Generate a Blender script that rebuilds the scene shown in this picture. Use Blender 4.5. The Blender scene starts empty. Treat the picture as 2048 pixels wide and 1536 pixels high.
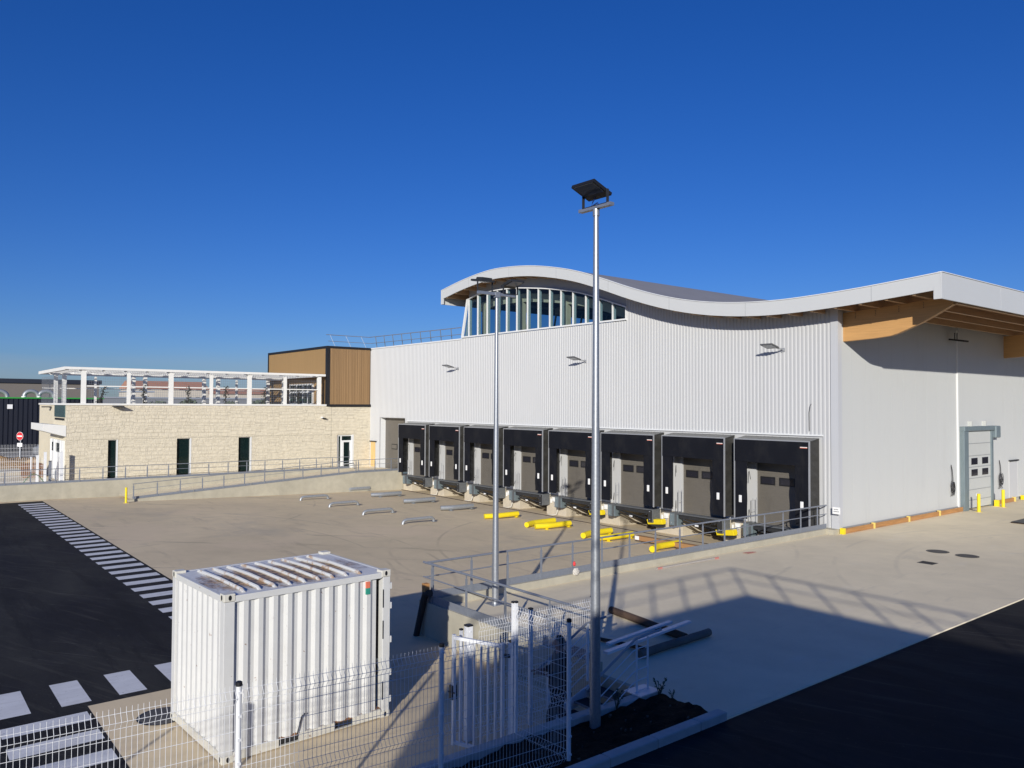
import bpy, bmesh, math, random
from mathutils import Vector, Matrix, Quaternion
random.seed(7)
R = math.radians
scn = bpy.context.scene
COL = scn.collection

# ------------------------------------------------------------------ camera
fwd0 = Vector((-.7795, .6264, 0)).normalized(); up0 = Vector((0, 0, 1)); right0 = fwd0.cross(up0)
pitch, roll = R(1.52), .0048
fwd = fwd0 * math.cos(pitch) + up0 * math.sin(pitch)
upv = -fwd0 * math.sin(pitch) + up0 * math.cos(pitch)
rgt = right0 * math.cos(roll) + upv * math.sin(roll)
upc = -right0 * math.sin(roll) + upv * math.cos(roll)
cd = bpy.data.cameras.new('camera'); cam = bpy.data.objects.new('camera', cd); COL.objects.link(cam)
cam.matrix_world = Matrix(((rgt.x, upc.x, -fwd.x, 0), (rgt.y, upc.y, -fwd.y, 0), (rgt.z, upc.z, -fwd.z, 5.0), (0, 0, 0, 1)))
cd.sensor_width = 36; cd.lens = 36 * 1573 / 2048; cd.clip_end = 6000; cd.clip_start = .1
scn.camera = cam

# ------------------------------------------------------------------ light
SUN_AZ = Vector((.67, -.742, 0)).normalized(); SUN_EL = R(17.7)
to_sun = SUN_AZ * math.cos(SUN_EL) + Vector((0, 0, math.sin(SUN_EL)))
w = bpy.data.worlds.new('World'); scn.world = w; w.use_nodes = True
nt = w.node_tree; bg = nt.nodes['Background']
sky = nt.nodes.new('ShaderNodeTexSky'); sky.sky_type = 'NISHITA'; sky.sun_disc = False
sky.sun_elevation = SUN_EL; sky.sun_rotation = math.atan2(SUN_AZ.x, SUN_AZ.y)
sky.altitude = 300; sky.air_density = 1.0; sky.dust_density = .3; sky.ozone_density = 3.0
hs = nt.nodes.new('ShaderNodeHueSaturation'); hs.inputs['Saturation'].default_value = 1.25
wb = nt.nodes.new('ShaderNodeMix'); wb.data_type = 'RGBA'; wb.blend_type = 'MULTIPLY'; wb.inputs[0].default_value = 1
wb.inputs[7].default_value = (.36, .62, 1.07, 1)      # the camera's daylight white balance: a deep blue sky
nt.links.new(sky.outputs[0], hs.inputs['Color']); nt.links.new(hs.outputs[0], wb.inputs[6]); 
cn_ = nt.nodes.new('ShaderNodeTexNoise'); cn_.inputs['Scale'].default_value = 3.; cn_.inputs['Detail'].default_value = 6
cm = nt.nodes.new('ShaderNodeMapping'); cm.inputs['Scale'].default_value = (1, 1, 9)
ctc = nt.nodes.new('ShaderNodeTexCoord'); nt.links.new(ctc.outputs['Generated'], cm.inputs[0]); nt.links.new(cm.outputs[0], cn_.inputs['Vector'])
csp = nt.nodes.new('ShaderNodeSeparateXYZ'); nt.links.new(ctc.outputs['Generated'], csp.inputs[0])
cz = nt.nodes.new('ShaderNodeMapRange'); cz.inputs[1].default_value = .075; cz.inputs[2].default_value = .03; nt.links.new(csp.outputs[2], cz.inputs[0])
cd_ = nt.nodes.new('ShaderNodeMapRange'); cd_.inputs[1].default_value = .42; cd_.inputs[2].default_value = .62; nt.links.new(cn_.outputs[0], cd_.inputs[0])
cmu = nt.nodes.new('ShaderNodeMath'); cmu.operation = 'MULTIPLY'; nt.links.new(cz.outputs[0], cmu.inputs[0]); nt.links.new(cd_.outputs[0], cmu.inputs[1])
cmu2 = nt.nodes.new('ShaderNodeMath'); cmu2.operation = 'MULTIPLY'; cmu2.inputs[1].default_value = .45; nt.links.new(cmu.outputs[0], cmu2.inputs[0])
cmx = nt.nodes.new('ShaderNodeMix'); cmx.data_type = 'RGBA'; nt.links.new(cmu2.outputs[0], cmx.inputs[0]); nt.links.new(wb.outputs[2], cmx.inputs[6]); cmx.inputs[7].default_value = (3.6, 4.4, 5.6, 1)
nt.links.new(cmx.outputs[2], bg.inputs[0])
tcw = nt.nodes.new('ShaderNodeTexCoord'); spw = nt.nodes.new('ShaderNodeSeparateXYZ'); nt.links.new(tcw.outputs['Generated'], spw.inputs[0])
rw_ = nt.nodes.new('ShaderNodeMapRange'); rw_.inputs[1].default_value = .0; rw_.inputs[2].default_value = .45; nt.links.new(spw.outputs[2], rw_.inputs[0])
tw = nt.nodes.new('ShaderNodeMix'); tw.data_type = 'RGBA'; nt.links.new(rw_.outputs[0], tw.inputs[0])
tw.inputs[6].default_value = (.42, .57, 1.02, 1); tw.inputs[7].default_value = (.345, .61, 1.14, 1); nt.links.new(tw.outputs[2], wb.inputs[7])
bg.inputs[1].default_value = .085
sl = bpy.data.lights.new('sun', 'SUN'); sl.energy = 4.8; sl.angle = R(.53); sl.color = (1, .955, .865)
so = bpy.data.objects.new('sun', sl); COL.objects.link(so)
so.rotation_euler = to_sun.to_track_quat('Z', 'Y').to_euler(); so.location = (30, -30, 40)
scn.view_settings.view_transform = 'Standard'; scn.view_settings.look = 'None'
scn.view_settings.exposure = 0; scn.view_settings.gamma = 1
scn.cycles.max_bounces = 8

# ------------------------------------------------------------------ helpers
def newmat(name, col, rough=.6, metal=0, var=.0, scale=3., bump=0, bscale=40., bdist=.01, spec=.5, stretch=(1, 1, 1), var2=0, scale2=.3, dark=None):
    m = bpy.data.materials.new(name); m.use_nodes = True
    t = m.node_tree; n = t.nodes; p = n['Principled BSDF']
    p.inputs['Roughness'].default_value = rough; p.inputs['Metallic'].default_value = metal
    p.inputs['Specular IOR Level'].default_value = spec
    p.inputs['Base Color'].default_value = (*col, 1)
    tc = n.new('ShaderNodeTexCoord'); mp = n.new('ShaderNodeMapping'); mp.inputs['Scale'].default_value = stretch
    t.links.new(tc.outputs['Object'], mp.inputs[0])
    src = None
    if var:
        nz = n.new('ShaderNodeTexNoise'); nz.inputs['Scale'].default_value = scale; nz.inputs['Detail'].default_value = 6; nz.inputs['Roughness'].default_value = .65
        t.links.new(mp.outputs[0], nz.inputs['Vector'])
        r = n.new('ShaderNodeMapRange'); r.inputs[1].default_value = .25; r.inputs[2].default_value = .75
        r.inputs[3].default_value = 1 - var; r.inputs[4].default_value = 1 + var
        t.links.new(nz.outputs[0], r.inputs[0]); fac = r.outputs[0]
        if var2:
            nz2 = n.new('ShaderNodeTexNoise'); nz2.inputs['Scale'].default_value = scale2; nz2.inputs['Detail'].default_value = 4
            t.links.new(tc.outputs['Object'], nz2.inputs['Vector'])
            r2 = n.new('ShaderNodeMapRange'); r2.inputs[1].default_value = .3; r2.inputs[2].default_value = .7
            r2.inputs[3].default_value = 1 - var2; r2.inputs[4].default_value = 1 + var2
            t.links.new(nz2.outputs[0], r2.inputs[0])
            mu = n.new('ShaderNodeMath'); mu.operation = 'MULTIPLY'
            t.links.new(fac, mu.inputs[0]); t.links.new(r2.outputs[0], mu.inputs[1]); fac = mu.outputs[0]
        mx = n.new('ShaderNodeVectorMath'); mx.operation = 'SCALE'; mx.inputs[0].default_value = col
        t.links.new(fac, mx.inputs['Scale']); t.links.new(mx.outputs[0], p.inputs['Base Color'])
    if bump:
        b = n.new('ShaderNodeTexNoise'); b.inputs['Scale'].default_value = bscale; b.inputs['Detail'].default_value = 5
        t.links.new(mp.outputs[0], b.inputs['Vector'])
        bp = n.new('ShaderNodeBump'); bp.inputs['Strength'].default_value = bump; bp.inputs['Distance'].default_value = bdist
        t.links.new(b.outputs[0], bp.inputs['Height']); t.links.new(bp.outputs[0], p.inputs['Normal'])
    return m

def basecol(m):
    """socket feeding Base Color (or None), principled node, tree"""
    t = m.node_tree; p = t.nodes['Principled BSDF']
    l = p.inputs['Base Color'].links
    return t, p, (l[0].from_socket if l else None)

def overlay(m, col, kind='noise', scale=3., lo=.55, hi=.7, amount=1., stretch=(1, 1, 1), loc=(0, 0, 0), detail=6, rot=(0, 0, 0)):
    """patches with a shape of their own (dirt, rust, wear, scratches) mixed over the base colour"""
    t, p, src = basecol(m); n = t.nodes
    tc = n.new('ShaderNodeTexCoord'); mp = n.new('ShaderNodeMapping')
    if any(rot): mp.vector_type = 'TEXTURE'; stretch = tuple(1 / v for v in stretch)
    mp.inputs['Scale'].default_value = stretch; mp.inputs['Location'].default_value = loc; mp.inputs['Rotation'].default_value = rot
    t.links.new(tc.outputs['Object'], mp.inputs[0])
    tx = n.new('ShaderNodeTexNoise'); tx.inputs['Scale'].default_value = scale; tx.inputs['Detail'].default_value = detail; tx.inputs['Roughness'].default_value = .7
    t.links.new(mp.outputs[0], tx.inputs['Vector'])
    r = n.new('ShaderNodeMapRange'); r.inputs[1].default_value = lo; r.inputs[2].default_value = hi; r.inputs[3].default_value = 0; r.inputs[4].default_value = amount
    t.links.new(tx.outputs[0], r.inputs[0])
    mx = n.new('ShaderNodeMix'); mx.data_type = 'RGBA'
    t.links.new(r.outputs[0], mx.inputs[0])
    if src: t.links.new(src, mx.inputs[6])
    else: mx.inputs[6].default_value = p.inputs['Base Color'].default_value
    mx.inputs[7].default_value = (*col, 1)
    t.links.new(mx.outputs[2], p.inputs['Base Color'])
    return m

def ringmark(m, centre, radius, width, col, amount=.5):
    """a curved tyre mark on the ground: a thin broken ring"""
    t, p, src = basecol(m); n = t.nodes
    tc = n.new('ShaderNodeTexCoord'); d = n.new('ShaderNodeVectorMath'); d.operation = 'DISTANCE'
    sx = n.new('ShaderNodeVectorMath'); sx.operation = 'MULTIPLY'; sx.inputs[1].default_value = (1, 1, 0)
    t.links.new(tc.outputs['Object'], sx.inputs[0]); t.links.new(sx.outputs[0], d.inputs[0]); d.inputs[1].default_value = (*centre, 0)
    a = n.new('ShaderNodeMath'); a.operation = 'SUBTRACT'; t.links.new(d.outputs['Value'], a.inputs[0]); a.inputs[1].default_value = radius
    b = n.new('ShaderNodeMath'); b.operation = 'ABSOLUTE'; t.links.new(a.outputs[0], b.inputs[0])
    r = n.new('ShaderNodeMapRange'); r.inputs[1].default_value = width; r.inputs[2].default_value = width * .3; r.inputs[3].default_value = 0; r.inputs[4].default_value = amount
    t.links.new(b.outputs[0], r.inputs[0])
    nz = n.new('ShaderNodeTexNoise'); nz.inputs['Scale'].default_value = .45; nz.inputs['Detail'].default_value = 5
    t.links.new(tc.outputs['Object'], nz.inputs['Vector'])
    r2 = n.new('ShaderNodeMapRange'); r2.inputs[1].default_value = .45; r2.inputs[2].default_value = .6
    t.links.new(nz.outputs[0], r2.inputs[0])
    mu = n.new('ShaderNodeMath'); mu.operation = 'MULTIPLY'; t.links.new(r.outputs[0], mu.inputs[0]); t.links.new(r2.outputs[0], mu.inputs[1])
    mx = n.new('ShaderNodeMix'); mx.data_type = 'RGBA'; t.links.new(mu.outputs[0], mx.inputs[0])
    if src: t.links.new(src, mx.inputs[6])
    mx.inputs[7].default_value = (*col, 1); t.links.new(mx.outputs[2], p.inputs['Base Color'])

class MB:
    def __init__(s): s.v = []; s.f = []
    def add(s, vs, fs):
        o = len(s.v); s.v += [tuple(v) for v in vs]; s.f += [tuple(i + o for i in f) for f in fs]; return s
    def box(s, x0, x1, y0, y1, z0, z1, M=None):
        x0, x1 = min(x0, x1), max(x0, x1); y0, y1 = min(y0, y1), max(y0, y1); z0, z1 = min(z0, z1), max(z0, z1)
        vs = [Vector((x, y, z)) for z in (z0, z1) for y in (y0, y1) for x in (x0, x1)]
        if M: vs = [M @ v for v in vs]
        return s.add(vs, [(0, 2, 3, 1), (4, 5, 7, 6), (0, 1, 5, 4), (2, 6, 7, 3), (0, 4, 6, 2), (1, 3, 7, 5)])
    def bar(s, a, b, wdt, h, up=(0, 0, 1)):
        a, b = Vector(a), Vector(b); d = (b - a).normalized(); u = Vector(up)
        if abs(d.dot(u)) > .98: u = Vector((1, 0, 0))
        sd = d.cross(u).normalized(); u = sd.cross(d)
        vs = [q + sd * sx * wdt / 2 + u * sz * h / 2 for q in (a, b) for sx, sz in ((-1, -1), (1, -1), (1, 1), (-1, 1))]
        return s.add(vs, [(3, 2, 1, 0), (4, 5, 6, 7), (0, 1, 5, 4), (1, 2, 6, 5), (2, 3, 7, 6), (3, 0, 4, 7)])
    def tube(s, pts, r, n=8, cap=True):
        pts = [Vector(p) for p in pts]; rr = r if isinstance(r, (list, tuple)) else [r] * len(pts)
        vs, fs = [], []; pu = None
        for i, p in enumerate(pts):
            d = (pts[min(i + 1, len(pts) - 1)] - pts[max(i - 1, 0)]).normalized()
            if pu is None: pu = Vector((0, 0, 1)) if abs(d.z) < .9 else Vector((1, 0, 0))
            sd = d.cross(pu).normalized(); pu = sd.cross(d).normalized()
            vs += [p + (sd * math.cos(2 * math.pi * k / n) + pu * math.sin(2 * math.pi * k / n)) * rr[i] for k in range(n)]
        for i in range(len(pts) - 1):
            for k in range(n):
                a, b = i * n + k, i * n + (k + 1) % n
                fs.append((a, a + n, b + n, b)[::-1])
        if cap: fs.append(tuple(range(n))); fs.append(tuple(range((len(pts) - 1) * n, len(pts) * n))[::-1])
        return s.add(vs, fs)
    def prism(s, poly, axis, a, b):
        """poly of 2-D points extruded along an axis"""
        def P(u, v, c): return {'x': (c, u, v), 'y': (u, c, v), 'z': (u, v, c)}[axis]
        n = len(poly); vs = [P(u, v, a) for u, v in poly] + [P(u, v, b) for u, v in poly]
        return s.add(vs, [tuple(range(n))[::-1], tuple(range(n, 2 * n))] + [(i, (i + 1) % n, (i + 1) % n + n, i + n) for i in range(n)])
    def disc(s, c, r, z0, z1, n=24): return s.prism([(c[0] + r * math.cos(2 * math.pi * k / n), c[1] + r * math.sin(2 * math.pi * k / n)) for k in range(n)], 'z', z0, z1)
    def build(s, name, m, parent=None, smooth=False, bevel=0, fix=True):
        me = bpy.data.meshes.new(name); me.from_pydata(s.v, [], s.f)
        if fix:
            bm = bmesh.new(); bm.from_mesh(me); bmesh.ops.recalc_face_normals(bm, faces=bm.faces); bm.to_mesh(me); bm.free()
        me.materials.append(m)
        if smooth: me.polygons.foreach_set('use_smooth', [True] * len(me.polygons))
        o = bpy.data.objects.new(name, me); COL.objects.link(o)
        if smooth: me.set_sharp_from_angle(angle=R(40))
        if bevel:
            b = o.modifiers.new('bevel', 'BEVEL'); b.width = bevel; b.segments = 2; b.limit_method = 'ANGLE'
        if parent:
            o.parent = parent
            if parent.get('_world') is not None: pass
        return o

def tag(o, label=None, cat=None, group=None, kind=None):
    if label: o['label'] = label
    if cat: o['category'] = cat
    if group: o['group'] = group
    if kind: o['kind'] = kind
    return o

def thing(name, loc, label, cat, group=None, rz=0):
    o = bpy.data.objects.new(name, None); COL.objects.link(o); o.location = loc; o.rotation_euler.z = rz; o.empty_display_size = .3
    return tag(o, label, cat, group)

def part(mb, name, m, root, **k):
    """mesh given in world coordinates, parented to an unrotated root (or to a part of one)"""
    o = mb.build(name, m, **k); o.parent = root
    if root.type == 'EMPTY': o.matrix_parent_inverse = Matrix.Translation(-Vector(root.location))
    return o
def lpart(mb, name, m, root, **k):
    o = mb.build(name, m, **k); o.parent = root; return o

def copy_tree(o, parent=None):
    c = o.copy(); COL.objects.link(c)
    if parent: c.parent = parent
    for ch in list(o.children): copy_tree(ch, c)
    return c
def dup(o, loc, rz=None, label=None, group=None):
    c = copy_tree(o); c.location = loc
    if rz is not None: c.rotation_euler.z = rz
    if label: c['label'] = label
    if group: c['group'] = group
    return c
def struct(mb, name, m, kind='structure', **k): return tag(mb.build(name, m, **k), kind=kind)

def lerp(a, b, t): return a + (b - a) * t
def interp(tab, x):
    """smooth (Catmull-Rom) interpolation in a table sorted by x"""
    if x <= tab[0][0]: return tab[0][1]
    if x >= tab[-1][0]: return tab[-1][1]
    for i in range(len(tab) - 1):
        if tab[i][0] <= x <= tab[i + 1][0]: break
    p1, p2 = tab[i], tab[i + 1]; p0 = tab[max(i - 1, 0)]; p3 = tab[min(i + 2, len(tab) - 1)]
    h = p2[0] - p1[0]; t = (x - p1[0]) / h
    m1 = (p2[1] - p0[1]) / (p2[0] - p0[0]) * h; m2 = (p3[1] - p1[1]) / (p3[0] - p1[0]) * h
    return (2*t**3 - 3*t*t + 1)*p1[1] + (t**3 - 2*t*t + t)*m1 + (-2*t**3 + 3*t*t)*p2[1] + (t**3 - t*t)*m2

def lamp_aim(z): return z

# ------------------------------------------------------------------ materials
M = {}
M['asphalt'] = newmat('asphalt', (.016, .016, .019), .85, var=.25, scale=1.2, bump=.5, bscale=90, bdist=.006, spec=.15, var2=.18, scale2=.25)
overlay(M['asphalt'], (.050, .050, .045), scale=.35, lo=.45, hi=.7, amount=.55, stretch=(.5, 1, 1))
overlay(M['asphalt'], (.075, .072, .065), scale=2.0, lo=.55, hi=.72, amount=.5, stretch=(.12, 2.5, 1), rot=(0, 0, R(20)))
overlay(M['asphalt'], (.13, .125, .115), scale=3.0, lo=.62, hi=.66, amount=.5, stretch=(.05, 6, 1), rot=(0, 0, R(35)))
overlay(M['asphalt'], (.0105, .0105, .012), scale=.9, lo=.55, hi=.6, amount=.5, stretch=(.15, 1.2, 1), loc=(4, 4, 0))
overlay(M['asphalt'], (.16, .155, .14), scale=14, lo=.66, hi=.7, amount=.55)
M['yard'] = newmat('yard_concrete', (.65, .535, .36), .85, var=.08, scale=.9, bump=.25, bscale=60, bdist=.004, spec=.25, var2=.10, scale2=.13)
overlay(M['yard'], (.30, .25, .20), scale=.8, lo=.56, hi=.75, amount=.45, stretch=(.35, 1.6, 1))
overlay(M['yard'], (.62, .56, .47), scale=1.5, lo=.6, hi=.8, amount=.4, stretch=(.5, 1.2, 1), loc=(31, 7, 0))
for k, (sc, lo_, am) in enumerate(((.9, .6, .35), (1.6, .63, .4), (2.6, .66, .4))):
    overlay(M['yard'], (.24, .20, .16), scale=sc, lo=lo_, hi=lo_ + .06, amount=am, stretch=(.16, 1.1, 1), loc=(3 + k * 7, 11, 0), rot=(0, 0, R(48 + 4 * k)))
overlay(M['yard'], (.70, .56, .40), scale=.16, lo=.5, hi=.62, amount=.45, loc=(5, 2, 0))
overlay(M['yard'], (.40, .36, .30), scale=.11, lo=.55, hi=.68, amount=.5, loc=(15, 2, 0))
for c, r_ in (((-31, -2), 17.5), ((-31, -2), 19.4), ((-52, 2), 20), ((-20, 30), 14.), ((-20, 30), 16.)):
    ringmark(M['yard'], c, r_, .09, (.2, .17, .14), .28)
M['platform'] = newmat('platform_concrete', (.75, .655, .475), .8, var=.07, scale=1.1, bump=.2, bscale=70, bdist=.003, spec=.3, var2=.09, scale2=.2)
overlay(M['platform'], (.45, .42, .36), scale=1.3, lo=.62, hi=.7, amount=.3, stretch=(.2, 1.2, 1), rot=(0, 0, R(50)))
overlay(M['platform'], (.36, .34, .30), scale=1., lo=.58, hi=.75, amount=.35, stretch=(1.6, .35, 1))
overlay(M['platform'], (.74, .70, .62), scale=.7, lo=.6, hi=.75, amount=.4, stretch=(1, .5, 1), loc=(9, 4, 0))
for c, r_ in (((-2, 30), 11), ((-2, 30), 12.8), ((-25, 18), 12)): ringmark(M['platform'], c, r_, .1, (.3, .28, .25), .16)
M['concrete'] = newmat('cast_concrete', (.42, .39, .31), .85, var=.10, scale=2.0, bump=.25, bscale=50, bdist=.004, spec=.2, var2=.08, scale2=.5)
overlay(M['concrete'], (.30, .28, .23), scale=1.6, lo=.55, hi=.75, amount=.4, stretch=(1, 1, .25))
M['pier'] = newmat('pier_concrete', (.52, .46, .36), .85, var=.1, scale=3, bump=.2, bscale=50, bdist=.004, spec=.2)
M['kerb'] = newmat('kerb_concrete', (.45, .44, .42), .8, var=.14, scale=4, bump=.3, bscale=60, bdist=.004, spec=.3)
M['paint'] = newmat('road_paint', (.62, .63, .66), .7, var=.10, scale=2.5, bump=.2, bscale=120, bdist=.003, stretch=(1, .4, 1))
overlay(M['paint'], (.25, .25, .26), scale=14, lo=.60, hi=.68, amount=.6)
overlay(M['paint'], (.42, .42, .43), scale=1.6, lo=.5, hi=.7, amount=.5, stretch=(3, .6, 1))
M['soil'] = newmat('soil', (.030, .020, .013), .95, var=.4, scale=9, bump=1., bscale=22, bdist=.05, spec=.1)
M['earth'] = newmat('bare_earth', (.34, .23, .13), .95, var=.3, scale=1.5, bump=.8, bscale=6, bdist=.1, spec=.1)
M['terrain'] = newmat('dry_ground', (.20, .17, .11), .95, var=.3, scale=.05, spec=.1)
M['white_clad'] = newmat('white_cladding', (.50, .505, .51), .45, var=.02, scale=.3, spec=.4)
M['white_flat'] = newmat('white_sheet', (.52, .525, .53), .45, var=.025, scale=.25, spec=.4)
M['white_side'] = newmat('white_micro_rib_panel', (.54, .55, .54), .5, var=.02, scale=.4, bump=.12, bscale=14, bdist=.01, stretch=(0, 1, 0), spec=.3)
M['white_metal'] = newmat('white_coated_steel', (.74, .75, .77), .4, var=.03, scale=6)
M['white_frame'] = newmat('white_aluminium', (.72, .73, .73), .4)
M['pergola'] = newmat('pergola_paint', (.78, .77, .73), .5, var=.03, scale=2)
M['fascia'] = newmat('fascia_sheet', (.55, .56, .56), .45, var=.015, scale=.3)
M['roof'] = newmat('grey_membrane', (.22, .22, .24), .75, var=.08, scale=.6)
M['trim_black'] = newmat('black_trim', (.012, .012, .014), .5)
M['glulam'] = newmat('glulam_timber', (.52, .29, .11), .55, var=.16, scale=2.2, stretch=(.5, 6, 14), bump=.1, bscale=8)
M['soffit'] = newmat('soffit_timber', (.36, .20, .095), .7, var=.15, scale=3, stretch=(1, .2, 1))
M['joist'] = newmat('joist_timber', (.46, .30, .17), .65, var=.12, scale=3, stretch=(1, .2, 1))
M['plank'] = newmat('brown_timber_plank', (.42, .21, .075), .7, var=.28, scale=1.6, stretch=(1, .6, 6), bump=.15, bscale=12)
M['pine'] = newmat('pine_plywood', (.66, .46, .20), .7, var=.15, scale=3, stretch=(2, 2, .3))
M['brown_log'] = newmat('brown_timber_log', (.085, .052, .033), .8, var=.35, scale=3, bump=.4, bscale=10)
M['pale_log'] = newmat('weathered_log', (.15, .125, .105), .85, var=.3, scale=3, bump=.4, bscale=10)
M['clad_front'] = newmat('brown_batten', (.33, .205, .10), .6, var=.2, scale=2.5, stretch=(1, 3, .05))
M['clad_back'] = newmat('brown_gap', (.14, .088, .045), .7)
M['clad_side'] = newmat('tan_board', (.33, .205, .085), .6, var=.06, scale=2.5, stretch=(3, 1, .05))
M['black_fabric'] = newmat('black_dock_curtain', (.0065, .0075, .012), .7, var=.15, scale=1.5, bump=.35, bscale=2.0, bdist=.03, stretch=(1, 1, .4), spec=.18)
overlay(M['black_fabric'], (.022, .022, .023), scale=1.3, lo=.5, hi=.72, amount=.6, stretch=(1, 1, .45))
M['bellows'] = newmat('dark_tarpaulin', (.034, .033, .030), .6, var=.2, scale=3, bump=.8, bscale=2.5, bdist=.06, stretch=(1, 1, 1.6))
M['shelter_roof'] = newmat('shelter_roof_sheet', (.20, .20, .19), .6, var=.1, scale=1, stretch=(6, 1, 1))
M['alu'] = newmat('grey_aluminium', (.36, .37, .39), .45, metal=.3, var=.05, scale=5)
M['galv'] = newmat('galvanised_steel', (.40, .42, .45), .42, metal=.7, var=.18, scale=26, bump=.05, bscale=80)
M['galv_dark'] = newmat('galvanised_rail', (.25, .27, .31), .5, metal=.35, var=.10, scale=12)
M['tube_grey'] = newmat('galvanised_tube', (.36, .38, .40), .45, metal=.5, var=.12, scale=10)
M['yellow'] = newmat('yellow_paint', (.80, .62, .015), .45, var=.06, scale=5)
overlay(M['yellow'], (.25, .2, .05), scale=9, lo=.66, hi=.75, amount=.5)
M['yellow_pale'] = newmat('pale_yellow_paint', (.78, .60, .16), .5, var=.06, scale=5)
M['door_grey'] = newmat('taupe_door', (.135, .122, .104), .5, var=.06, scale=3, stretch=(1, 1, 4))
overlay(M['door_grey'], (.075, .068, .058), scale=1.5, lo=.52, hi=.75, amount=.5, stretch=(1, 1, .4))
M['door_light'] = newmat('light_grey_door', (.50, .51, .49), .5, var=.03, scale=3)
M['galv_blue'] = newmat('bluish_steel_frame', (.20, .25, .27), .45, metal=.3, var=.15, scale=5, stretch=(1, 1, .3))
M['rubber'] = newmat('black_rubber', (.02, .02, .021), .75, var=.2, scale=8)
M['bumper'] = newmat('grey_bumper_plate', (.16, .17, .18), .55, metal=.4, var=.2, scale=8)
M['dark_steel'] = newmat('dark_steel', (.05, .052, .056), .5, metal=.5, var=.2, scale=6)
M['lamp_grey'] = newmat('lamp_housing_grey', (.10, .10, .105), .5)
M['cap_black'] = newmat('black_plastic', (.012, .012, .014), .5)
M['led'] = newmat('led_glass', (.32, .34, .37), .2)
M['led_dark'] = newmat('led_glass_shade', (.10, .11, .13), .15)
M['iron'] = newmat('cast_iron', (.10, .095, .09), .7, metal=.3, var=.25, scale=20)
M['grate'] = newmat('dark_grate', (.022, .022, .024), .7, var=.3, scale=30)
M['trench'] = newmat('rusty_grating', (.085, .06, .045), .8, var=.35, scale=8)
M['red'] = newmat('red_plastic', (.62, .03, .035), .5)
M['faded_red'] = newmat('faded_red_plastic', (.50, .20, .17), .6)
M['orange_red'] = newmat('orange_label', (.70, .18, .10), .6)
M['white_paper'] = newmat('white_plastic', (.80, .80, .79), .6, var=.05, scale=8)
M['green'] = newmat('green_paint', (.03, .30, .05), .5)
M['teal'] = newmat('teal_glass', (.07, .12, .125), .2)
M['navy'] = newmat('navy_cladding', (.011, .013, .023), .5, var=.06, scale=1)
M['taupe_wall'] = newmat('taupe_wall', (.165, .145, .13), .7, var=.04, scale=.2)
M['navy_cap'] = newmat('dark_cap', (.014, .018, .032), .6)
M['black_cable'] = newmat('black_cable', (.03, .03, .033), .6)
M['leaf'] = newmat('dark_leaf', (.035, .06, .03), .7, var=.3, scale=10)
M['vine'] = newmat('vine', (.035, .036, .033), .8, var=.3, scale=10)
M['tree'] = newmat('hazed_tree_leaf', (.10, .125, .085), .8, var=.3, scale=1)  # leaf green paled to paint in distance haze
M['trunk'] = newmat('bark', (.10, .08, .06), .9, var=.2, scale=6)
M['tile'] = newmat('terracotta_tiles', (.45, .22, .14), .8, var=.15, scale=.6)
M['render'] = newmat('pale_render', (.55, .50, .42), .8, var=.05, scale=.5)
M['greybldg'] = newmat('grey_sheet', (.30, .33, .38), .6, var=.05, scale=.2)
M['plaster_dark'] = newmat('dark_grey_plaster', (.10, .10, .11), .8, var=.05, scale=.5)
M['skin'] = newmat('skin', (.20, .105, .07), .55, var=.08, scale=12)
M['coat'] = newmat('dark_coat_cloth', (.016, .013, .012), .85, var=.2, scale=14, bump=.3, bscale=18, bdist=.01)
M['trouser'] = newmat('dark_trouser_cloth', (.018, .017, .02), .85, var=.2, scale=14)
M['hair'] = newmat('dark_hair', (.010, .008, .007), .6, bump=.5, bscale=60, bdist=.004)
M['lettering'] = newmat('dark_lettering', (.04, .045, .05), .7)
M['carpaint'] = newmat('silver_car_paint', (.42, .44, .47), .25, metal=.5)
M['hose_green'] = newmat('green_hose', (.02, .16, .06), .5)
M['cardboard'] = newmat('brown_pallet_wood', (.22, .11, .055), .85, var=.3, scale=4)

# container paint: white with rust chips; roof paint greyer with big rust stains
overlay(M['white_side'], (.40, .395, .375), scale=1.1, lo=.55, hi=.75, amount=.22, stretch=(1, 1, .18))
overlay(M['white_clad'], (.40, .40, .385), scale=.9, lo=.56, hi=.75, amount=.2, stretch=(1, 1, .15))
M['container'] = newmat('container_paint', (.60, .60, .585), .45, var=.05, scale=3, bump=.06, bscale=10, bdist=.01)
overlay(M['container'], (.22, .11, .06), scale=7, lo=.67, hi=.69, amount=.9)
overlay(M['container'], (.30, .29, .27), scale=16, lo=.66, hi=.69, amount=.6, stretch=(1, 1, .5), loc=(3, 2, 1))
overlay(M['container'], (.45, .40, .33), scale=2.2, lo=.6, hi=.8, amount=.2, stretch=(1.5, 1.5, .4))
M['container_rail'] = newmat('container_rail_paint', (.62, .60, .53), .5, var=.06, scale=4)
overlay(M['container_rail'], (.22, .10, .05), scale=8, lo=.62, hi=.68, amount=.85)
M['container_roof'] = newmat('container_roof_paint', (.66, .655, .64), .45, var=.08, scale=3)
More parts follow.
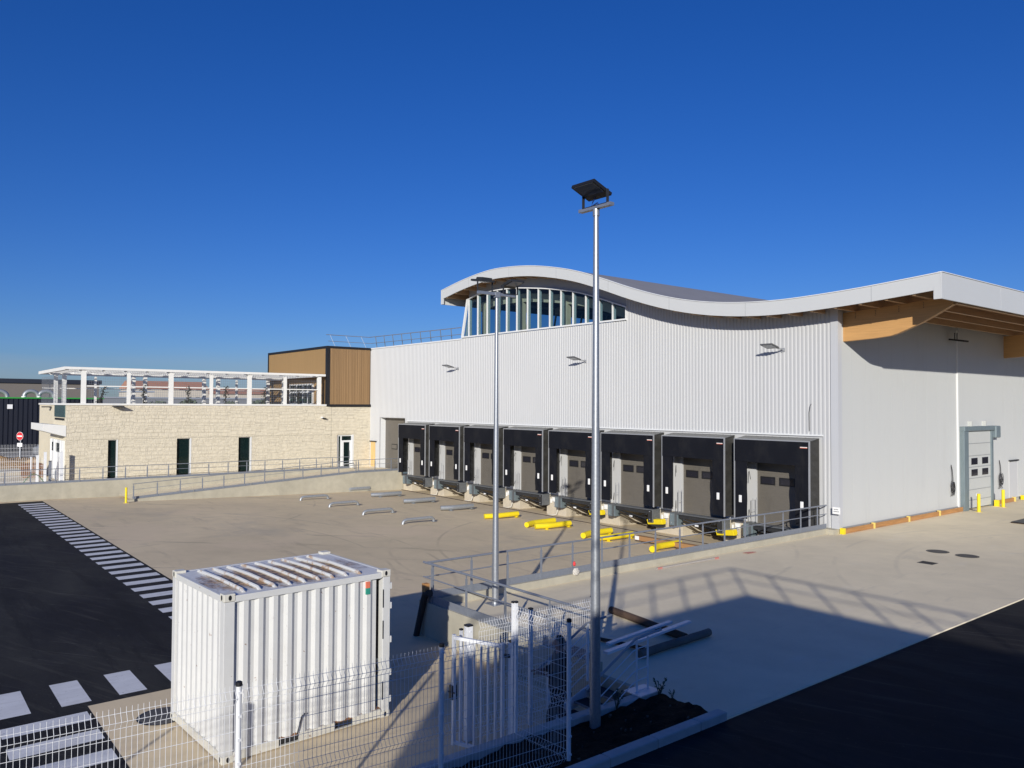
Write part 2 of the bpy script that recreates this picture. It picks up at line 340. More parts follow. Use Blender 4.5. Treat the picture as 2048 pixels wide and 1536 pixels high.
def roof_rust(m):
    t, p, src = basecol(m); n = t.nodes
    tc = n.new('ShaderNodeTexCoord')
    d = n.new('ShaderNodeVectorMath'); d.operation = 'MULTIPLY'; d.inputs[1].default_value = (.62, .40, 0)
    o_ = n.new('ShaderNodeVectorMath'); o_.operation = 'SUBTRACT'; o_.inputs[1].default_value = (-1.05, 1.38, 0)
    t.links.new(tc.outputs['Object'], o_.inputs[0]); t.links.new(o_.outputs[0], d.inputs[0])
    ln = n.new('ShaderNodeVectorMath'); ln.operation = 'LENGTH'; t.links.new(d.outputs[0], ln.inputs[0])
    nz = n.new('ShaderNodeTexNoise'); nz.inputs['Scale'].default_value = 4.; nz.inputs['Detail'].default_value = 8; nz.inputs['Roughness'].default_value = .75
    mp = n.new('ShaderNodeMapping'); mp.inputs['Scale'].default_value = (.55, 1.3, 1); t.links.new(tc.outputs['Object'], mp.inputs[0]); t.links.new(mp.outputs[0], nz.inputs['Vector'])
    a = n.new('ShaderNodeMath'); a.operation = 'SUBTRACT'; t.links.new(nz.outputs[0], a.inputs[0]); t.links.new(ln.outputs['Value'], a.inputs[1])
    r = n.new('ShaderNodeMapRange'); r.inputs[1].default_value = -.12; r.inputs[2].default_value = .08; t.links.new(a.outputs[0], r.inputs[0])
    cr = n.new('ShaderNodeValToRGB'); nz3 = n.new('ShaderNodeTexNoise'); nz3.inputs['Scale'].default_value = 9; nz3.inputs['Detail'].default_value = 5
    t.links.new(tc.outputs['Object'], nz3.inputs['Vector']); t.links.new(nz3.outputs[0], cr.inputs[0])
    cr.color_ramp.elements[0].position = .38; cr.color_ramp.elements[0].color = (.08, .05, .035, 1)
    cr.color_ramp.elements[1].position = .62; cr.color_ramp.elements[1].color = (.42, .26, .13, 1)
    mx = n.new('ShaderNodeMix'); mx.data_type = 'RGBA'; t.links.new(r.outputs[0], mx.inputs[0]); t.links.new(src, mx.inputs[6]); t.links.new(cr.outputs[0], mx.inputs[7])
    t.links.new(mx.outputs[2], p.inputs['Base Color'])
roof_rust(M['container_roof'])
M['container_rib'] = newmat('container_rib_paint', (.58, .585, .58), .45, var=.04, scale=4); M['container_rib'].node_tree.nodes
overlay(M['container_rib'], (.35, .2, .09), scale=2.6, lo=.53, hi=.6, amount=.75, stretch=(1, 1, 1), loc=(.3, .1, 0))

# stone-faced precast panels
def stone(name, col):
    m = newmat(name, col, .9, var=.07, scale=2.5, spec=.15)
    t, p, src = basecol(m); n = t.nodes
    tc = n.new('ShaderNodeTexCoord'); sp = n.new('ShaderNodeSeparateXYZ'); t.links.new(tc.outputs['Object'], sp.inputs[0])
    ad = n.new('ShaderNodeMath'); ad.operation = 'ADD'; t.links.new(sp.outputs[0], ad.inputs[0]); t.links.new(sp.outputs[1], ad.inputs[1])
    def M_(op, a_, b_=None):
        x_ = n.new('ShaderNodeMath'); x_.operation = op; t.links.new(a_, x_.inputs[0])
        if b_ is not None: x_.inputs[1].default_value = b_
        return x_.outputs[0]
    def step_noise(sock, f, amp, seed):
        wn = n.new('ShaderNodeTexWhiteNoise'); wn.noise_dimensions = '1D'; t.links.new(M_('FLOOR', M_('MULTIPLY_ADD', sock, f)), wn.inputs['W'])
        return M_('MULTIPLY', wn.outputs['Value'], amp)
    vz = n.new('ShaderNodeMath'); vz.operation = 'ADD'; t.links.new(sp.outputs[2], vz.inputs[0]); t.links.new(step_noise(ad.outputs[0], 1.15, .21, 1), vz.inputs[1])
    uz = n.new('ShaderNodeMath'); uz.operation = 'ADD'; t.links.new(ad.outputs[0], uz.inputs[0]); t.links.new(step_noise(vz.outputs[0], 2.3, .45, 2), uz.inputs[1])
    cb = n.new('ShaderNodeCombineXYZ'); t.links.new(uz.outputs[0], cb.inputs[0]); t.links.new(vz.outputs[0], cb.inputs[1])
    nz = n.new('ShaderNodeTexNoise'); nz.inputs['Scale'].default_value = 1.1; nz.inputs['Detail'].default_value = 3; t.links.new(cb.outputs[0], nz.inputs['Vector'])
    mixv = n.new('ShaderNodeMix'); mixv.data_type = 'VECTOR'; mixv.inputs[0].default_value = .09
    t.links.new(cb.outputs[0], mixv.inputs[4]); t.links.new(nz.outputs['Color'], mixv.inputs[5])
    hgt = None
    for sc, bw, rh in ((1., .58, .21), (1.37, .62, .37)):
        br = n.new('ShaderNodeTexBrick'); br.inputs['Scale'].default_value = sc; br.inputs['Brick Width'].default_value = bw; br.inputs['Row Height'].default_value = rh
        br.inputs['Mortar Size'].default_value = .02; br.inputs['Mortar Smooth'].default_value = .6; br.offset = .37; br.squash = .7; br.squash_frequency = 3
        br.inputs['Color1'].default_value = (1, 1, 1, 1); br.inputs['Color2'].default_value = (.35, .35, .35, 1); br.inputs['Mortar'].default_value = (0, 0, 0, 1)
        t.links.new(mixv.outputs[1], br.inputs['Vector'])
        if hgt is None: hgt = br.outputs['Color']
        else:
            mi = n.new('ShaderNodeMix'); mi.data_type = 'RGBA'; mi.blend_type = 'DARKEN'; mi.inputs[0].default_value = .8
            t.links.new(hgt, mi.inputs[6]); t.links.new(br.outputs['Color'], mi.inputs[7]); hgt = mi.outputs[2]
    bp = n.new('ShaderNodeBump'); bp.inputs['Strength'].default_value = 1.; bp.inputs['Distance'].default_value = .024
    t.links.new(hgt, bp.inputs['Height'])
    nf = n.new('ShaderNodeTexNoise'); nf.inputs['Scale'].default_value = 3.6; nf.inputs['Detail'].default_value = 4; t.links.new(cb.outputs[0], nf.inputs['Vector'])
    bp2 = n.new('ShaderNodeBump'); bp2.inputs['Strength'].default_value = .9; bp2.inputs['Distance'].default_value = .05
    t.links.new(nf.outputs[0], bp2.inputs['Height']); t.links.new(bp.outputs[0], bp2.inputs['Normal']); t.links.new(bp2.outputs[0], p.inputs['Normal'])
    return m
M['stone'] = stone('cream_stone_panel', (.66, .595, .465))
M['stone_back'] = newmat('cream_stone_end', (.60, .54, .41), .9, var=.06, scale=1.5, bump=.5, bscale=3, bdist=.04)

def glassmat(name, tint, gloss=.25, refl=(.9, .95, 1), rough=.02):
    m = bpy.data.materials.new(name); m.use_nodes = True; t = m.node_tree; n = t.nodes
    for x in list(n):
        if x.type == 'BSDF_PRINCIPLED': n.remove(x)
    out = n['Material Output']; tr = n.new('ShaderNodeBsdfTransparent'); tr.inputs[0].default_value = (*tint, 1)
    gl = n.new('ShaderNodeBsdfGlossy'); gl.inputs['Color'].default_value = (*refl, 1); gl.inputs['Roughness'].default_value = rough
    lw_ = n.new('ShaderNodeLayerWeight'); lw_.inputs[0].default_value = .5; fr = n.new('ShaderNodeMath'); fr.operation = 'POWER'; fr.inputs[1].default_value = 5; t.links.new(lw_.outputs['Facing'], fr.inputs[0])
    ad = n.new('ShaderNodeMath'); ad.operation = 'MULTIPLY_ADD'; ad.inputs[1].default_value = 1.; ad.inputs[2].default_value = gloss * .2
    t.links.new(fr.outputs[0], ad.inputs[0])
    mx = n.new('ShaderNodeMixShader'); t.links.new(ad.outputs[0], mx.inputs[0]); t.links.new(tr.outputs[0], mx.inputs[1]); t.links.new(gl.outputs[0], mx.inputs[2])
    t.links.new(mx.outputs[0], out.inputs[0]); return m
M['clear_glass'] = glassmat('tinted_glass', (.50, .62, .68), .2)
M['dark_glass'] = newmat('dark_glass', (.006, .016, .016), .06, spec=.6)
M['door_window'] = newmat('door_window_pane', (.022, .022, .030), .1, spec=.6)

# ================================================================== THE SETTING
YS = 7.27
def yz(y): return -.55 if y < YS else -.55 - (y - YS) / (29.4 - YS) * .55
def sheet(polys, name, m, kind='structure'):
    b = MB()
    for p in polys: b.add(p, [tuple(range(len(p)))])
    o = b.build(name, m, fix=False); return tag(o, kind=kind)
HX0, HX1, HY0, HY1 = -52.3, 45., -70., 90.
G = 4000
sheet([[(-G, -G, -.06), (G, -G, -.06), (G, HY0, -.06), (-G, HY0, -.06)], [(-G, HY1, -.06), (G, HY1, -.06), (G, G, -.06), (-G, G, -.06)],
       [(-G, HY0, -.06), (HX0, HY0, -.06), (HX0, HY1, -.06), (-G, HY1, -.06)], [(HX1, HY0, -.06), (G, HY0, -.06), (G, HY1, -.06), (HX1, HY1, -.06)]], 'ground', M['terrain'])
# left asphalt with its walkway, cast level with the concrete
sheet([[(-51.3, HY0, -.55), (-16.2, HY0, -.55), (-16.2, YS, -.55), (-51.3, YS, -.55)], [(-16.2, HY0, -.55), (-9.2, HY0, -.55), (-9.2, 3.08, -.55), (-16.2, 3.08, -.55)]], 'asphalt_road', M['asphalt'])
# road on the right, at platform level
sheet([[(-7.74, HY0, -.02), (HX1, HY0, -.02), (HX1, HY1, -.02), (-7.74, HY1, -.02)]], 'side_road', M['asphalt'])
# sloping concrete yard
yb = MB()
yb.add([(-52.1, HY0, -.554), (-51.3, HY0, -.554), (-51.3, YS, -.554), (-52.1, YS, -.554)], [(0, 1, 2, 3)])
yb.add([(-16.2, 3.08, -.552), (-9.2, 3.08, -.552), (-9.2, YS, -.552), (-16.2, YS, -.552)], [(0, 1, 2, 3)])
yb.add([(-52.1, YS, -.552), (-9.2, YS, -.552), (-9.2, 33., yz(33.)), (-52.1, 33., yz(33.))], [(0, 1, 2, 3)])
struct(yb, 'concrete_yard', M['yard'], fix=False)
# raised platform
pb = MB()
pb.add([(-16.4, 10.6, 0), (-7.76, 10.6, 0), (-7.76, HY1, 0), (-16.2, HY1, 0), (-16.2, 29.4, 0), (-16.4, 29.4, 0)], [(0, 1, 2, 3, 4, 5)])
pb.add([(-7.76, 10.6, 0), (-7.74, 10.6, -.03), (-7.74, HY1, -.03), (-7.76, HY1, 0)], [(0, 1, 2, 3)])
struct(pb, 'concrete_platform', M['platform'], fix=False)
# ramp and path beside the cream building
rb = MB()
rb.add([(-52.1, 11.4, -.55), (-49.2, 11.4, -.55), (-49.2, 25.8, .27), (-52.1, 25.8, .27)], [(0, 1, 2, 3)])
rb.add([(-52.1, 25.8, .27), (-49.2, 25.8, .27), (-49.2, 29.4, .27), (-52.1, 29.4, .27)], [(0, 1, 2, 3)])
struct(rb, 'ramp', M['platform'], fix=False)
sheet([[(-75, -20, .2), (-52.4, -20, .2), (-52.4, 30, .22), (-75, 30, .22)]], 'footpath', M['platform'])
sheet([[(-93, -60, .1), (-75, -60, .1), (-75, 60, .1), (-93, 60, .1)]], 'parking_asphalt', newmat('old_asphalt', (.16, .155, .15), .9, var=.12, scale=.6))
# crosswalk paint
def stripes(rects, name):
    b = MB()
    for x0, x1, y0, y1 in rects:
        b.add([(x0, y0, -.546), (x1, y0, -.546), (x1, y1, -.546), (x0, y1, -.546)], [(0, 1, 2, 3)])
    return struct(b, name, M['paint'], fix=False)
stripes([(-50.2 + .985 * i, -49.7 + .985 * i, 5.96, 7.19) for i in range(33)] + [(-53 + .9, -51.35, 5.0, 6.1)][:0], 'crosswalk_marking')
stripes([(-17.82, -16.42, 2.70 + .97 * i, 3.19 + .97 * i) for i in range(-4, 4)], 'crosswalk_marking')
stripes([(-15.92 + .97 * i, -15.44 + .97 * i, 1.68, 3.02) for i in range(7)], 'crosswalk_marking')

# planter strip between road and lower ground
sb = MB(); N1, N2 = 14, 150
vs = [(-9.03 + 1.13 * i / N1, -12 + 22.62 * j / N2, .03 + random.choice([-.02, -.01, 0, 0, .01, .02, .045]) + .03 * math.sin(j * .4)) for j in range(N2 + 1) for i in range(N1 + 1)]
sb.add(vs, [(j * (N1 + 1) + i, j * (N1 + 1) + i + 1, (j + 1) * (N1 + 1) + i + 1, (j + 1) * (N1 + 1) + i) for j in range(N2) for i in range(N1)])
struct(sb, 'planting_soil', M['soil'], smooth=True, fix=False)
pbm = MB()
for k in range(90):
    x, y, r = random.uniform(-8.9, -8.05), random.uniform(2, 10.4), random.choice([.006, .008, .012, .02])
    pbm.tube([(x, y, .03), (x + r * .4, y, .045 + r), (x + r, y + r, .05 + r * 1.3)], [r, r * 1.3, r * .5], 5)
struct(pbm, 'pebbles', newmat('pebble', (.09, .075, .06), .9, var=.4, scale=20), 'stuff')
kb = MB()
y = -12
while y < 10.6:
    kb.box(-7.92, -7.73, y, min(y + .996, 10.66), -.2, .115); y += 1.0
tag(kb.build('planter_kerb', M['kerb'], bevel=.02), 'long grey concrete kerb edging the soil bed along the shaded road', 'kerb')
lw = MB(); lw.box(-9.22, -9.03, -12, 9.3, -.8, .11); lw.box(-9.22, -9.03, 9.3, 10.6, -.8, .10)
tag(lw.build('planter_wall', M['kerb'], bevel=.012), 'low pale concrete wall behind the soil bed, under the gate', 'wall')

# retaining walls with upstands
rw = MB()
rw.box(-16.62, -16.40, 10.45, 29.0, -1.4, .2); rw.box(-16.4, -10.5, 10.45, 10.65, -1.4, .2); rw.box(-10.5, -9.24, 10.50, 10.65, -1.4, -.002)
tag(rw.build('retaining_wall', M['concrete'], bevel=.01), 'grey concrete retaining wall holding up the platform behind the white container', 'wall')
ruw = MB(); ruw.box(-52.38, -52.1, HY0, 26.9, -1.3, .34)
tag(ruw.build('retaining_wall', M['concrete'], bevel=.01), 'long pale concrete wall in front of the cream building, carrying the upper railing', 'wall')
rlw = MB(); prof_ = [(11.2, -1.4), (29.35, -1.4), (29.35, .28), (25.8, .28), (11.2, -.54)]
rlw.prism(prof_, 'x', -49.2, -48.95)
for yj in (14.8, 18.3, 21.9, 25.4): rlw.box(-48.952, -48.945, yj, yj + .015, -1.3, .2)
tag(rlw.build('retaining_wall', M['concrete']), 'pale concrete wall of the ramp, rising from the yard to the docks', 'wall')

# ================================================================== RAILINGS
def railing(name, pts, spacing, top, plate, label, root_at=None, post_w=.012, group=None, post_bottom=None, mid=None, first=.3, rail=.028, mat='galv_dark', posts_at=None):
    """pts: two or more wall-top points; posts every `spacing`, flat-bar posts, round handrail and mid rail, kick plate"""
    a, b = Vector(pts[0]), Vector(pts[-1])
    root = thing(name, pts[0], label, 'railing', group)
    mid = mid or top * .62
    segs = [(Vector(pts[i]), Vector(pts[i + 1])) for i in range(len(pts) - 1)]
    hb = MB(); hb.tube([p + Vector((0, 0, top)) for p in map(Vector, pts)], rail, 8); part(hb, 'handrail', M[mat], root, smooth=True)
    mb_ = MB(); mb_.tube([p + Vector((0, 0, mid)) for p in map(Vector, pts)], rail * .6, 6); part(mb_, 'mid_rail', M[mat], root, smooth=True)
    pl = MB()
    for s, e in segs: pl.bar(s + Vector((0, 0, plate[0] + plate[1] / 2)), e + Vector((0, 0, plate[0] + plate[1] / 2)), .008, plate[1])
    part(pl, 'kick_plate', M[mat], root)
    for s, e in segs:
        L_ = (e - s).length; d = (e - s).normalized()
        ts = posts_at if posts_at else None
        t = first
        while t < L_ - .1:
            p = s + d * t
            # flat bar post with a pointed head
            q = MB(); side = d.cross(Vector((0, 0, 1))).normalized()
            zb = plate[0] - .02 if post_bottom is None else post_bottom
            q.bar(p + Vector((0, 0, zb)), p + Vector((0, 0, top - .10)), .065, post_w, up=side)
            q.bar(p + Vector((0, 0, top - .10)), p + Vector((0, 0, top - .015)), .028, post_w, up=side)
            q.bar(p + side * .012 + Vector((0, 0, zb)), p + side * .012 + Vector((0, 0, zb + plate[1] + .03)), .09, .012, up=side)
            part(q, 'post', M[mat], root)
            t += spacing
    return root
railing('railing', [(-16.5, 10.55, .2), (-16.5, 29.2, .2)], 1.185, .90, (-.02, .20), 'grey steel railing along the platform edge, ending at the white wall corner', first=.22, post_w=.02)
railing('railing', [(-16.5, 10.50, .2), (-10.5, 10.50, .2)], 1.43, .93, (-.02, .20), 'grey steel railing on the short platform end above the shaded wall, nearest the camera', first=.38, post_w=.02)
railing('railing', [(-52.25, -20, .34), (-52.25, 26.8, .34)], 1.245, .82, (-.02, .14), 'long thin grey railing in front of the cream stone building', first=.65, post_w=.02, rail=.02)
railing('railing', [(-49.05, 11.45, -.52), (-49.05, 25.8, .28), (-49.05, 29.2, .28)], 1.29, .86, (-.0, .14), 'thin grey railing sloping up the ramp from the yellow bollard to the tall grey door', first=.05, post_w=.02, rail=.02)

# ================================================================== WAREHOUSE
W = 29.4
TOP = [(-42.63, 12.40), (-40.5, 12.76), (-38.4, 13.0), (-36.7, 13.06), (-34.1, 12.87), (-32, 12.53), (-30, 12.06), (-28.1, 11.44), (-26.4, 10.83), (-24.8, 10.31), (-23.3, 9.91), (-21.9, 9.63), (-20.6, 9.45), (-19.3, 9.34), (-18.2, 9.30), (-17, 9.31), (-15, 9.39), (-13.1, 9.52), (-11.75, 9.63)]
def rtop(x): return interp(TOP, x)
def rbot(x): return rtop(x) - .58
WT = [(-41.2, 11.72), (-40.2, 11.93), (-39, 12.02), (-37, 11.98), (-36.08, 11.92), (-34.2, 11.69), (-33.1, 11.53), (-32.2, 11.37), (-31.2, 11.16), (-30.2, 10.90), (-29.3, 10.62), (-28.3, 10.28), (-27.3, 9.95)]
def wtop(x): return interp(WT, x)
XL, XR = -54.0, -16.14
wh = thing('warehouse', (-35, 29.4, 0), 'big white ribbed warehouse with a wavy curved roof and a row of loading docks', 'warehouse')
def ribs(mb, x0, x1, zb, zt, y=W, pitch=.18, dep=.028):
    """trapezoidal sheet running along x, between heights zb(x) and zt(x)"""
    zb_ = zb if callable(zb) else (lambda x: zb); zt_ = zt if callable(zt) else (lambda x: zt)
    xs = [(x0, 0.)]; k = math.floor(x0 / pitch)
    while True:
        b = k * pitch
        if b > x1: break
        for dx, dy in ((0, 0), (.022, -dep), (.098, -dep), (.12, 0)):
            if x0 < b + dx < x1: xs.append((b + dx, dy))
        k += 1
    xs.append((x1, xs[-1][1]))
    o = len(mb.v)
    for x, dy in xs:
        mb.v.append((x, y + dy, zb_(x))); mb.v.append((x, y + dy, zt_(x)))
    for i in range(len(xs) - 1):
        a = o + 2 * i; mb.f.append((a, a + 2, a + 3, a + 1))
fw = MB()
ribs(fw, XL, -52.38, .2, 4.0); ribs(fw, -48.86, -48.42, .2, 4.0); ribs(fw, XL, -48.42, 4.0, 9.24)
ribs(fw, -48.42, -41.76, 3.82, 9.24); ribs(fw, -41.76, -27.36, 3.82, 9.30)
ribs(fw, -27.36, -16.36, 3.82, lambda x: rbot(x) + .25)
ribs(fw, -16.74, -16.36, .16, 3.82)
part(fw, 'front_wall', M['white_clad'], wh, fix=False)
# flat parts in the plane of the wall
fl = MB()
DC = [-18.6 - 4.0 * k for k in range(8)]           # dock centres, right to left
prev = -16.74
for c in DC:
    fl.box(c + 1.22, prev, W + .02, W + .2, .0, 3.81); fl.box(c - 1.25, c + 1.22, W + .02, W + .2, 2.85, 3.81); prev = c - 1.25
fl.box(-48.45, prev, W + .02, W + .2, 0, 3.81)
part(fl, 'dock_wall_panel', M['white_flat'], wh)
tr = MB(); tr.box(-48.5, -16.72, W - .06, W + .03, 3.80, 3.86); part(tr, 'drip_trim', M['white_frame'], wh)
ct = MB(); ct.box(-16.37, -16.06, W - .05, W + .24, .20, 9.0); part(ct, 'corner_trim', newmat('grey_corner_sheet', (.50, .51, .53), .45), wh)
# upper wall above the clerestory
uw = MB(); n = 40
for i in range(n):
    xa, xb = lerp(-41.1, -27.3, i / n), lerp(-41.1, -27.3, (i + 1) / n)
    uw.add([(xa, W + .03, wtop(xa) + .04), (xb, W + .03, wtop(xb) + .04), (xb, W + .03, rbot(xb) + .3), (xa, W + .03, rbot(xa) + .3)], [(0, 1, 2, 3)])
part(uw, 'upper_wall', newmat('upper_panel_shade_grey', (.36, .37, .39), .5), wh, fix=False)  # the grey paints in the shade under the roof overhang
# clerestory
M['fin'] = newmat('grey_green_fin', (.50, .55, .52), .5)
cf = MB()
cf.bar((-41.75, W - .03, 9.36), (-27.3, W - .03, 9.36), .14, .08)
for i in range(n):
    xa, xb = lerp(-41.12, -27.3, i / n), lerp(-41.12, -27.3, (i + 1) / n)
    cf.bar((xa, W - .02, wtop(xa) + .02), (xb, W - .02, wtop(xb) + .02), .14, .06)
cf.bar((-41.72, W - .03, 9.34), (-41.14, W - .03, 11.78), .14, .12, up=(0, 1, 0))
MX = [-41.0, -40.04, -39.05, -38.02, -37.09, -36.12, -35.14, -34.17, -33.18, -32.24, -31.27, -30.27, -29.27, -28.29, -27.36]
cfo = part(cf, 'window_frame', M['white_frame'], wh)
for x in MX:
    m_ = MB(); m_.box(x - .022, x + .022, W - .07, W + .015, 9.38, wtop(x) + .0); mo_ = part(m_, 'mullion', M['white_frame'], cfo)
    m_ = MB(); m_.box(x - .022, x + .022, W + .025, W + .2, 9.38, wtop(x) - .02); part(m_, 'mullion_fin', M['fin'], cfo)
gl = MB(); xs_ = [-41.7] + [lerp(-41.12, -27.38, i / 30) for i in range(31)]
gl.add([(-41.7, W + .02, 9.38)] + [(x, W + .02, wtop(x)) for x in xs_[1:]] + [(-27.38, W + .02, 9.38)], [tuple(range(len(xs_) + 1))])
part(gl, 'glazing', M['clear_glass'], wh, fix=False)
# left glazed end of the raised hall: leaning frame, columns
sg = MB()
for yy in (W + .25, W + 2.7, W + 5.2, W + 7.7, W + 10.2, W + 12.7): sg.bar((-41.72, yy, 9.3), (-41.14, yy, 11.75), .10, .10, up=(0, 1, 0))
sg.bar((-41.72, W, 9.34), (-41.72, W + 14, 9.34), .1, .1); sg.bar((-41.15, W, 11.75), (-41.15, W + 14, 11.75), .12, .14)
part(sg, 'end_frame', M['white_frame'], wh)
sgl = MB(); sgl.add([(-41.70, W + .1, 9.35), (-41.70, W + 14, 9.35), (-41.14, W + 14, 11.75), (-41.14, W + .1, 11.75)], [(0, 1, 2, 3)])
part(sgl, 'end_glazing', M['clear_glass'], wh, fix=False)
# inside: arched beams, columns, back wall, mezzanine floor
def arch(y0, y1, off, dep_, xa=-41.0, xb=-27.2):
    b = MB(); k = 30
    lo_, hi_ = [], []
    for i in range(k + 1):
        x = lerp(xa, xb, i / k); hi_.append((x, wtop(x) - off)); lo_.append((x, max(wtop(x) - off - dep_, 9.2)))
    b.prism(hi_ + lo_[::-1], 'y', y0, y1); return b
M['inside_timber'] = newmat('inside_timber', (.74, .58, .38), .6, var=.1, scale=3)
part(arch(W + .9, W + 1.1, .22, .5), 'inner_beam', M['inside_timber'], wh)
part(arch(W + 7.4, W + 7.6, .0, .5), 'inner_beam', M['inside_timber'], wh)
for x in (-40.6, -36.85, -32.85):
    c_ = MB(); c_.box(x - .16, x + .16, W + .85, W + 1.15, 9.0, wtop(x) - .45); part(c_, 'inner_column', M['inside_timber'], wh)
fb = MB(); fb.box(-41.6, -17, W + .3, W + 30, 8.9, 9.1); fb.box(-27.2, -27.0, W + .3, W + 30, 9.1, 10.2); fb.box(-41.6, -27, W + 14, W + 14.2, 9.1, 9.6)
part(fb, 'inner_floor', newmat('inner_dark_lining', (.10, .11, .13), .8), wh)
# flat roof and parapet
fr_ = MB(); fr_.box(XL, -41.6, W + .1, W + 45, 8.8, 9.05); part(fr_, 'flat_roof', M['roof'], wh)
pc = MB(); pc.box(XL, -41.76, W - .06, W + .12, 9.22, 9.30); part(pc, 'parapet_cap', M['white_frame'], wh)
# curved roof
rk = 64; xs_ = [lerp(-42.63, -11.75, i / rk) for i in range(rk + 1)]
YF, YB = 28.32, 80.
rf = MB(); rf.prism([(x, rtop(x) - .03) for x in xs_] + [(x, rtop(x) - .30) for x in xs_[::-1]], 'y', YF + .05, YB)
rfo = part(rf, 'curved_roof', M['roof'], wh, smooth=True)
fs = MB(); fs.prism([(x, rtop(x)) for x in xs_] + [(x, rtop(x) - .58) for x in xs_[::-1]], 'y', YF, YF + .06)
fs.box(-42.64, -42.40, YF - .004, YF + .064, 11.5, 11.95)
fs.box(-12.0, -11.76, YF - .004, YF + .064, 8.72, 9.2)
part(fs, 'front_fascia', M['fascia'], wh)
fcap = MB()
for i in range(rk):
    fcap.bar((xs_[i], YF + .05, rtop(xs_[i]) + .005), (xs_[i + 1], YF + .05, rtop(xs_[i + 1]) + .005), .16, .03)
fcap.box(-11.85, -11.69, YF - .02, YB, 9.63, 9.655)
part(fcap, 'roof_edge_cap', M['white_frame'], wh)
sf = MB(); sf.box(-11.78, -11.72, YF - .006, YB, 8.72, 9.63)
for yj in (33.5, 39.5, 45.5): sf.box(-11.72, -11.717, yj, yj + .012, 8.72, 9.63)
part(sf, 'side_fascia', M['fascia'], wh)
sf = MB(); sf.box(-42.66, -42.60, YF - .006, YB, 11.50, 12.40); part(sf, 'side_fascia', M['fascia'], wh)
fj = MB()
for xj in (-14.2, -19.6, -23.7, -27.6, -31.5, -35.6, -39.6): fj.box(xj, xj + .014, YF - .003, YF + .01, rtop(xj) - .575, rtop(xj) - .005)
part(fj, 'fascia_joint', newmat('joint_grey', (.30, .31, .32), .6), wh)
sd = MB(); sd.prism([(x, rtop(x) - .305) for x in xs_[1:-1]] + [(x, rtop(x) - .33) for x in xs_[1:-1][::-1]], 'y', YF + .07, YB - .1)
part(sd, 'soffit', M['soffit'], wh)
x = -42.1
while x < -12:
    if not (-41 < x < -16.3):
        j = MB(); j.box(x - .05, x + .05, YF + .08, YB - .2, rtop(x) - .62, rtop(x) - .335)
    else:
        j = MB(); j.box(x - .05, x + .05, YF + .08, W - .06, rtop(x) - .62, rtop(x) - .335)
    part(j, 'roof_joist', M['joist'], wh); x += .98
# glulam canopy beams
BP = [(-16.14, 7.59), (-14.9, 7.64), (-14.24, 7.70), (-13.95, 7.78), (-13.55, 7.93), (-13.15, 8.09), (-12.6, 8.36), (-12.0, 8.68)]
for yb_ in (29.90, 46.2, 62.8):
    b = MB(); b.prism(BP + [(x, rbot(x) - .03) for x in (-12.0, -13, -14, -15, -16.14)], 'y', yb_, yb_ + .22)
    part(b, 'canopy_beam', M['glulam'], wh)
bk = MB()
for x in (-13.0, -13.9, -14.8, -15.6):
    for k in range(4): bk.box(x - .04, x - .015, 29.885, 29.9, rbot(x) - .12 - k * .06, rbot(x) - .10 - k * .06)
part(bk, 'beam_bolt', M['dark_steel'], wh)
# right-hand wall
sw = MB()
sw.box(XR, XR - .2, W + .25, 40.5, .22, 9.0); sw.box(-16.07, -16.4, 40.5, 80, .18, 9.0)
part(sw, 'side_wall', M['white_side'], wh)
pj = MB(); pj2 = MB(); y = 30.55
while y < 60:
    xw = XR if y < 40.4 else -16.07
    if not 40.3 < y < 45.2: (pj if y < 40.4 else pj2).box(xw - .01, xw + .002, y, y + .007, .25, 8.6)
    y += 1.12
M['seam'] = newmat('seam_line', (.43, .435, .43), .5)
for b_ in (pj, pj2): part(b_, 'panel_seam', M['seam'], wh)
plb = MB(); plb.box(-16.62, -16.10, 29.002, 29.7, -1.3, .199); part(plb, 'corner_plinth', M['concrete'], wh)
sb_ = MB(); sb_.box(XR + .012, XR - .2, W + .26, 40.5, .20, .235); sb_.box(-16.4, XR - .02, W + .2, 80, -1.2, .2)
part(sb_, 'base_flashing', newmat('flashing_grey', (.34, .35, .36), .5), wh)
sc_ = MB(); sc_.box(XR + .0, -16.066, 40.48, 40.504, .2, 8.7); part(sc_, 'side_trim', M['white_frame'], wh)
# tall door left of the docks (deep reveal) and its window panes
td = MB(); td.box(-52.38, -48.86, W + .45, W + .5, .2, 4.0)
for z in [.2 + .12 * k for k in range(32)]: td.box(-52.0, -48.9, W + .441, W + .45, z, z + .10)
tdo = part(td, 'tall_door', M['door_grey'], wh)
for xa in (-51.35, -50.1):
    q = MB(); q.box(xa - .06, xa + .76, W + .42, W + .44, 1.66, 2.06); qo = part(q, 'door_window_frame', M['cap_black'], tdo)
    q = MB(); q.box(xa, xa + .7, W + .41, W + .42, 1.72, 2.0); part(q, 'door_window', M['door_grey'] if xa < -51 else M['door_window'], tdo)
rv = MB(); rv.box(-52.44, -52.38, W - .0, W + .5, .2, 4.0); rv.box(-48.86, -48.80, W, W + .5, .2, 4.0); rv.box(-52.44, -48.8, W, W + .5, 4.0, 4.05)
part(rv, 'door_reveal', M['white_frame'], wh)
pd = MB(); pd.box(-53.75, -53.05, W - .05, W - .035, .26, 2.15); part(pd, 'plywood_door', M['pine'], wh)
pdr = MB(); pdr.box(-53.8, -52.85, W - .16, W - .03, 2.16, 2.22); part(pdr, 'door_hood', M['dark_steel'], wh)
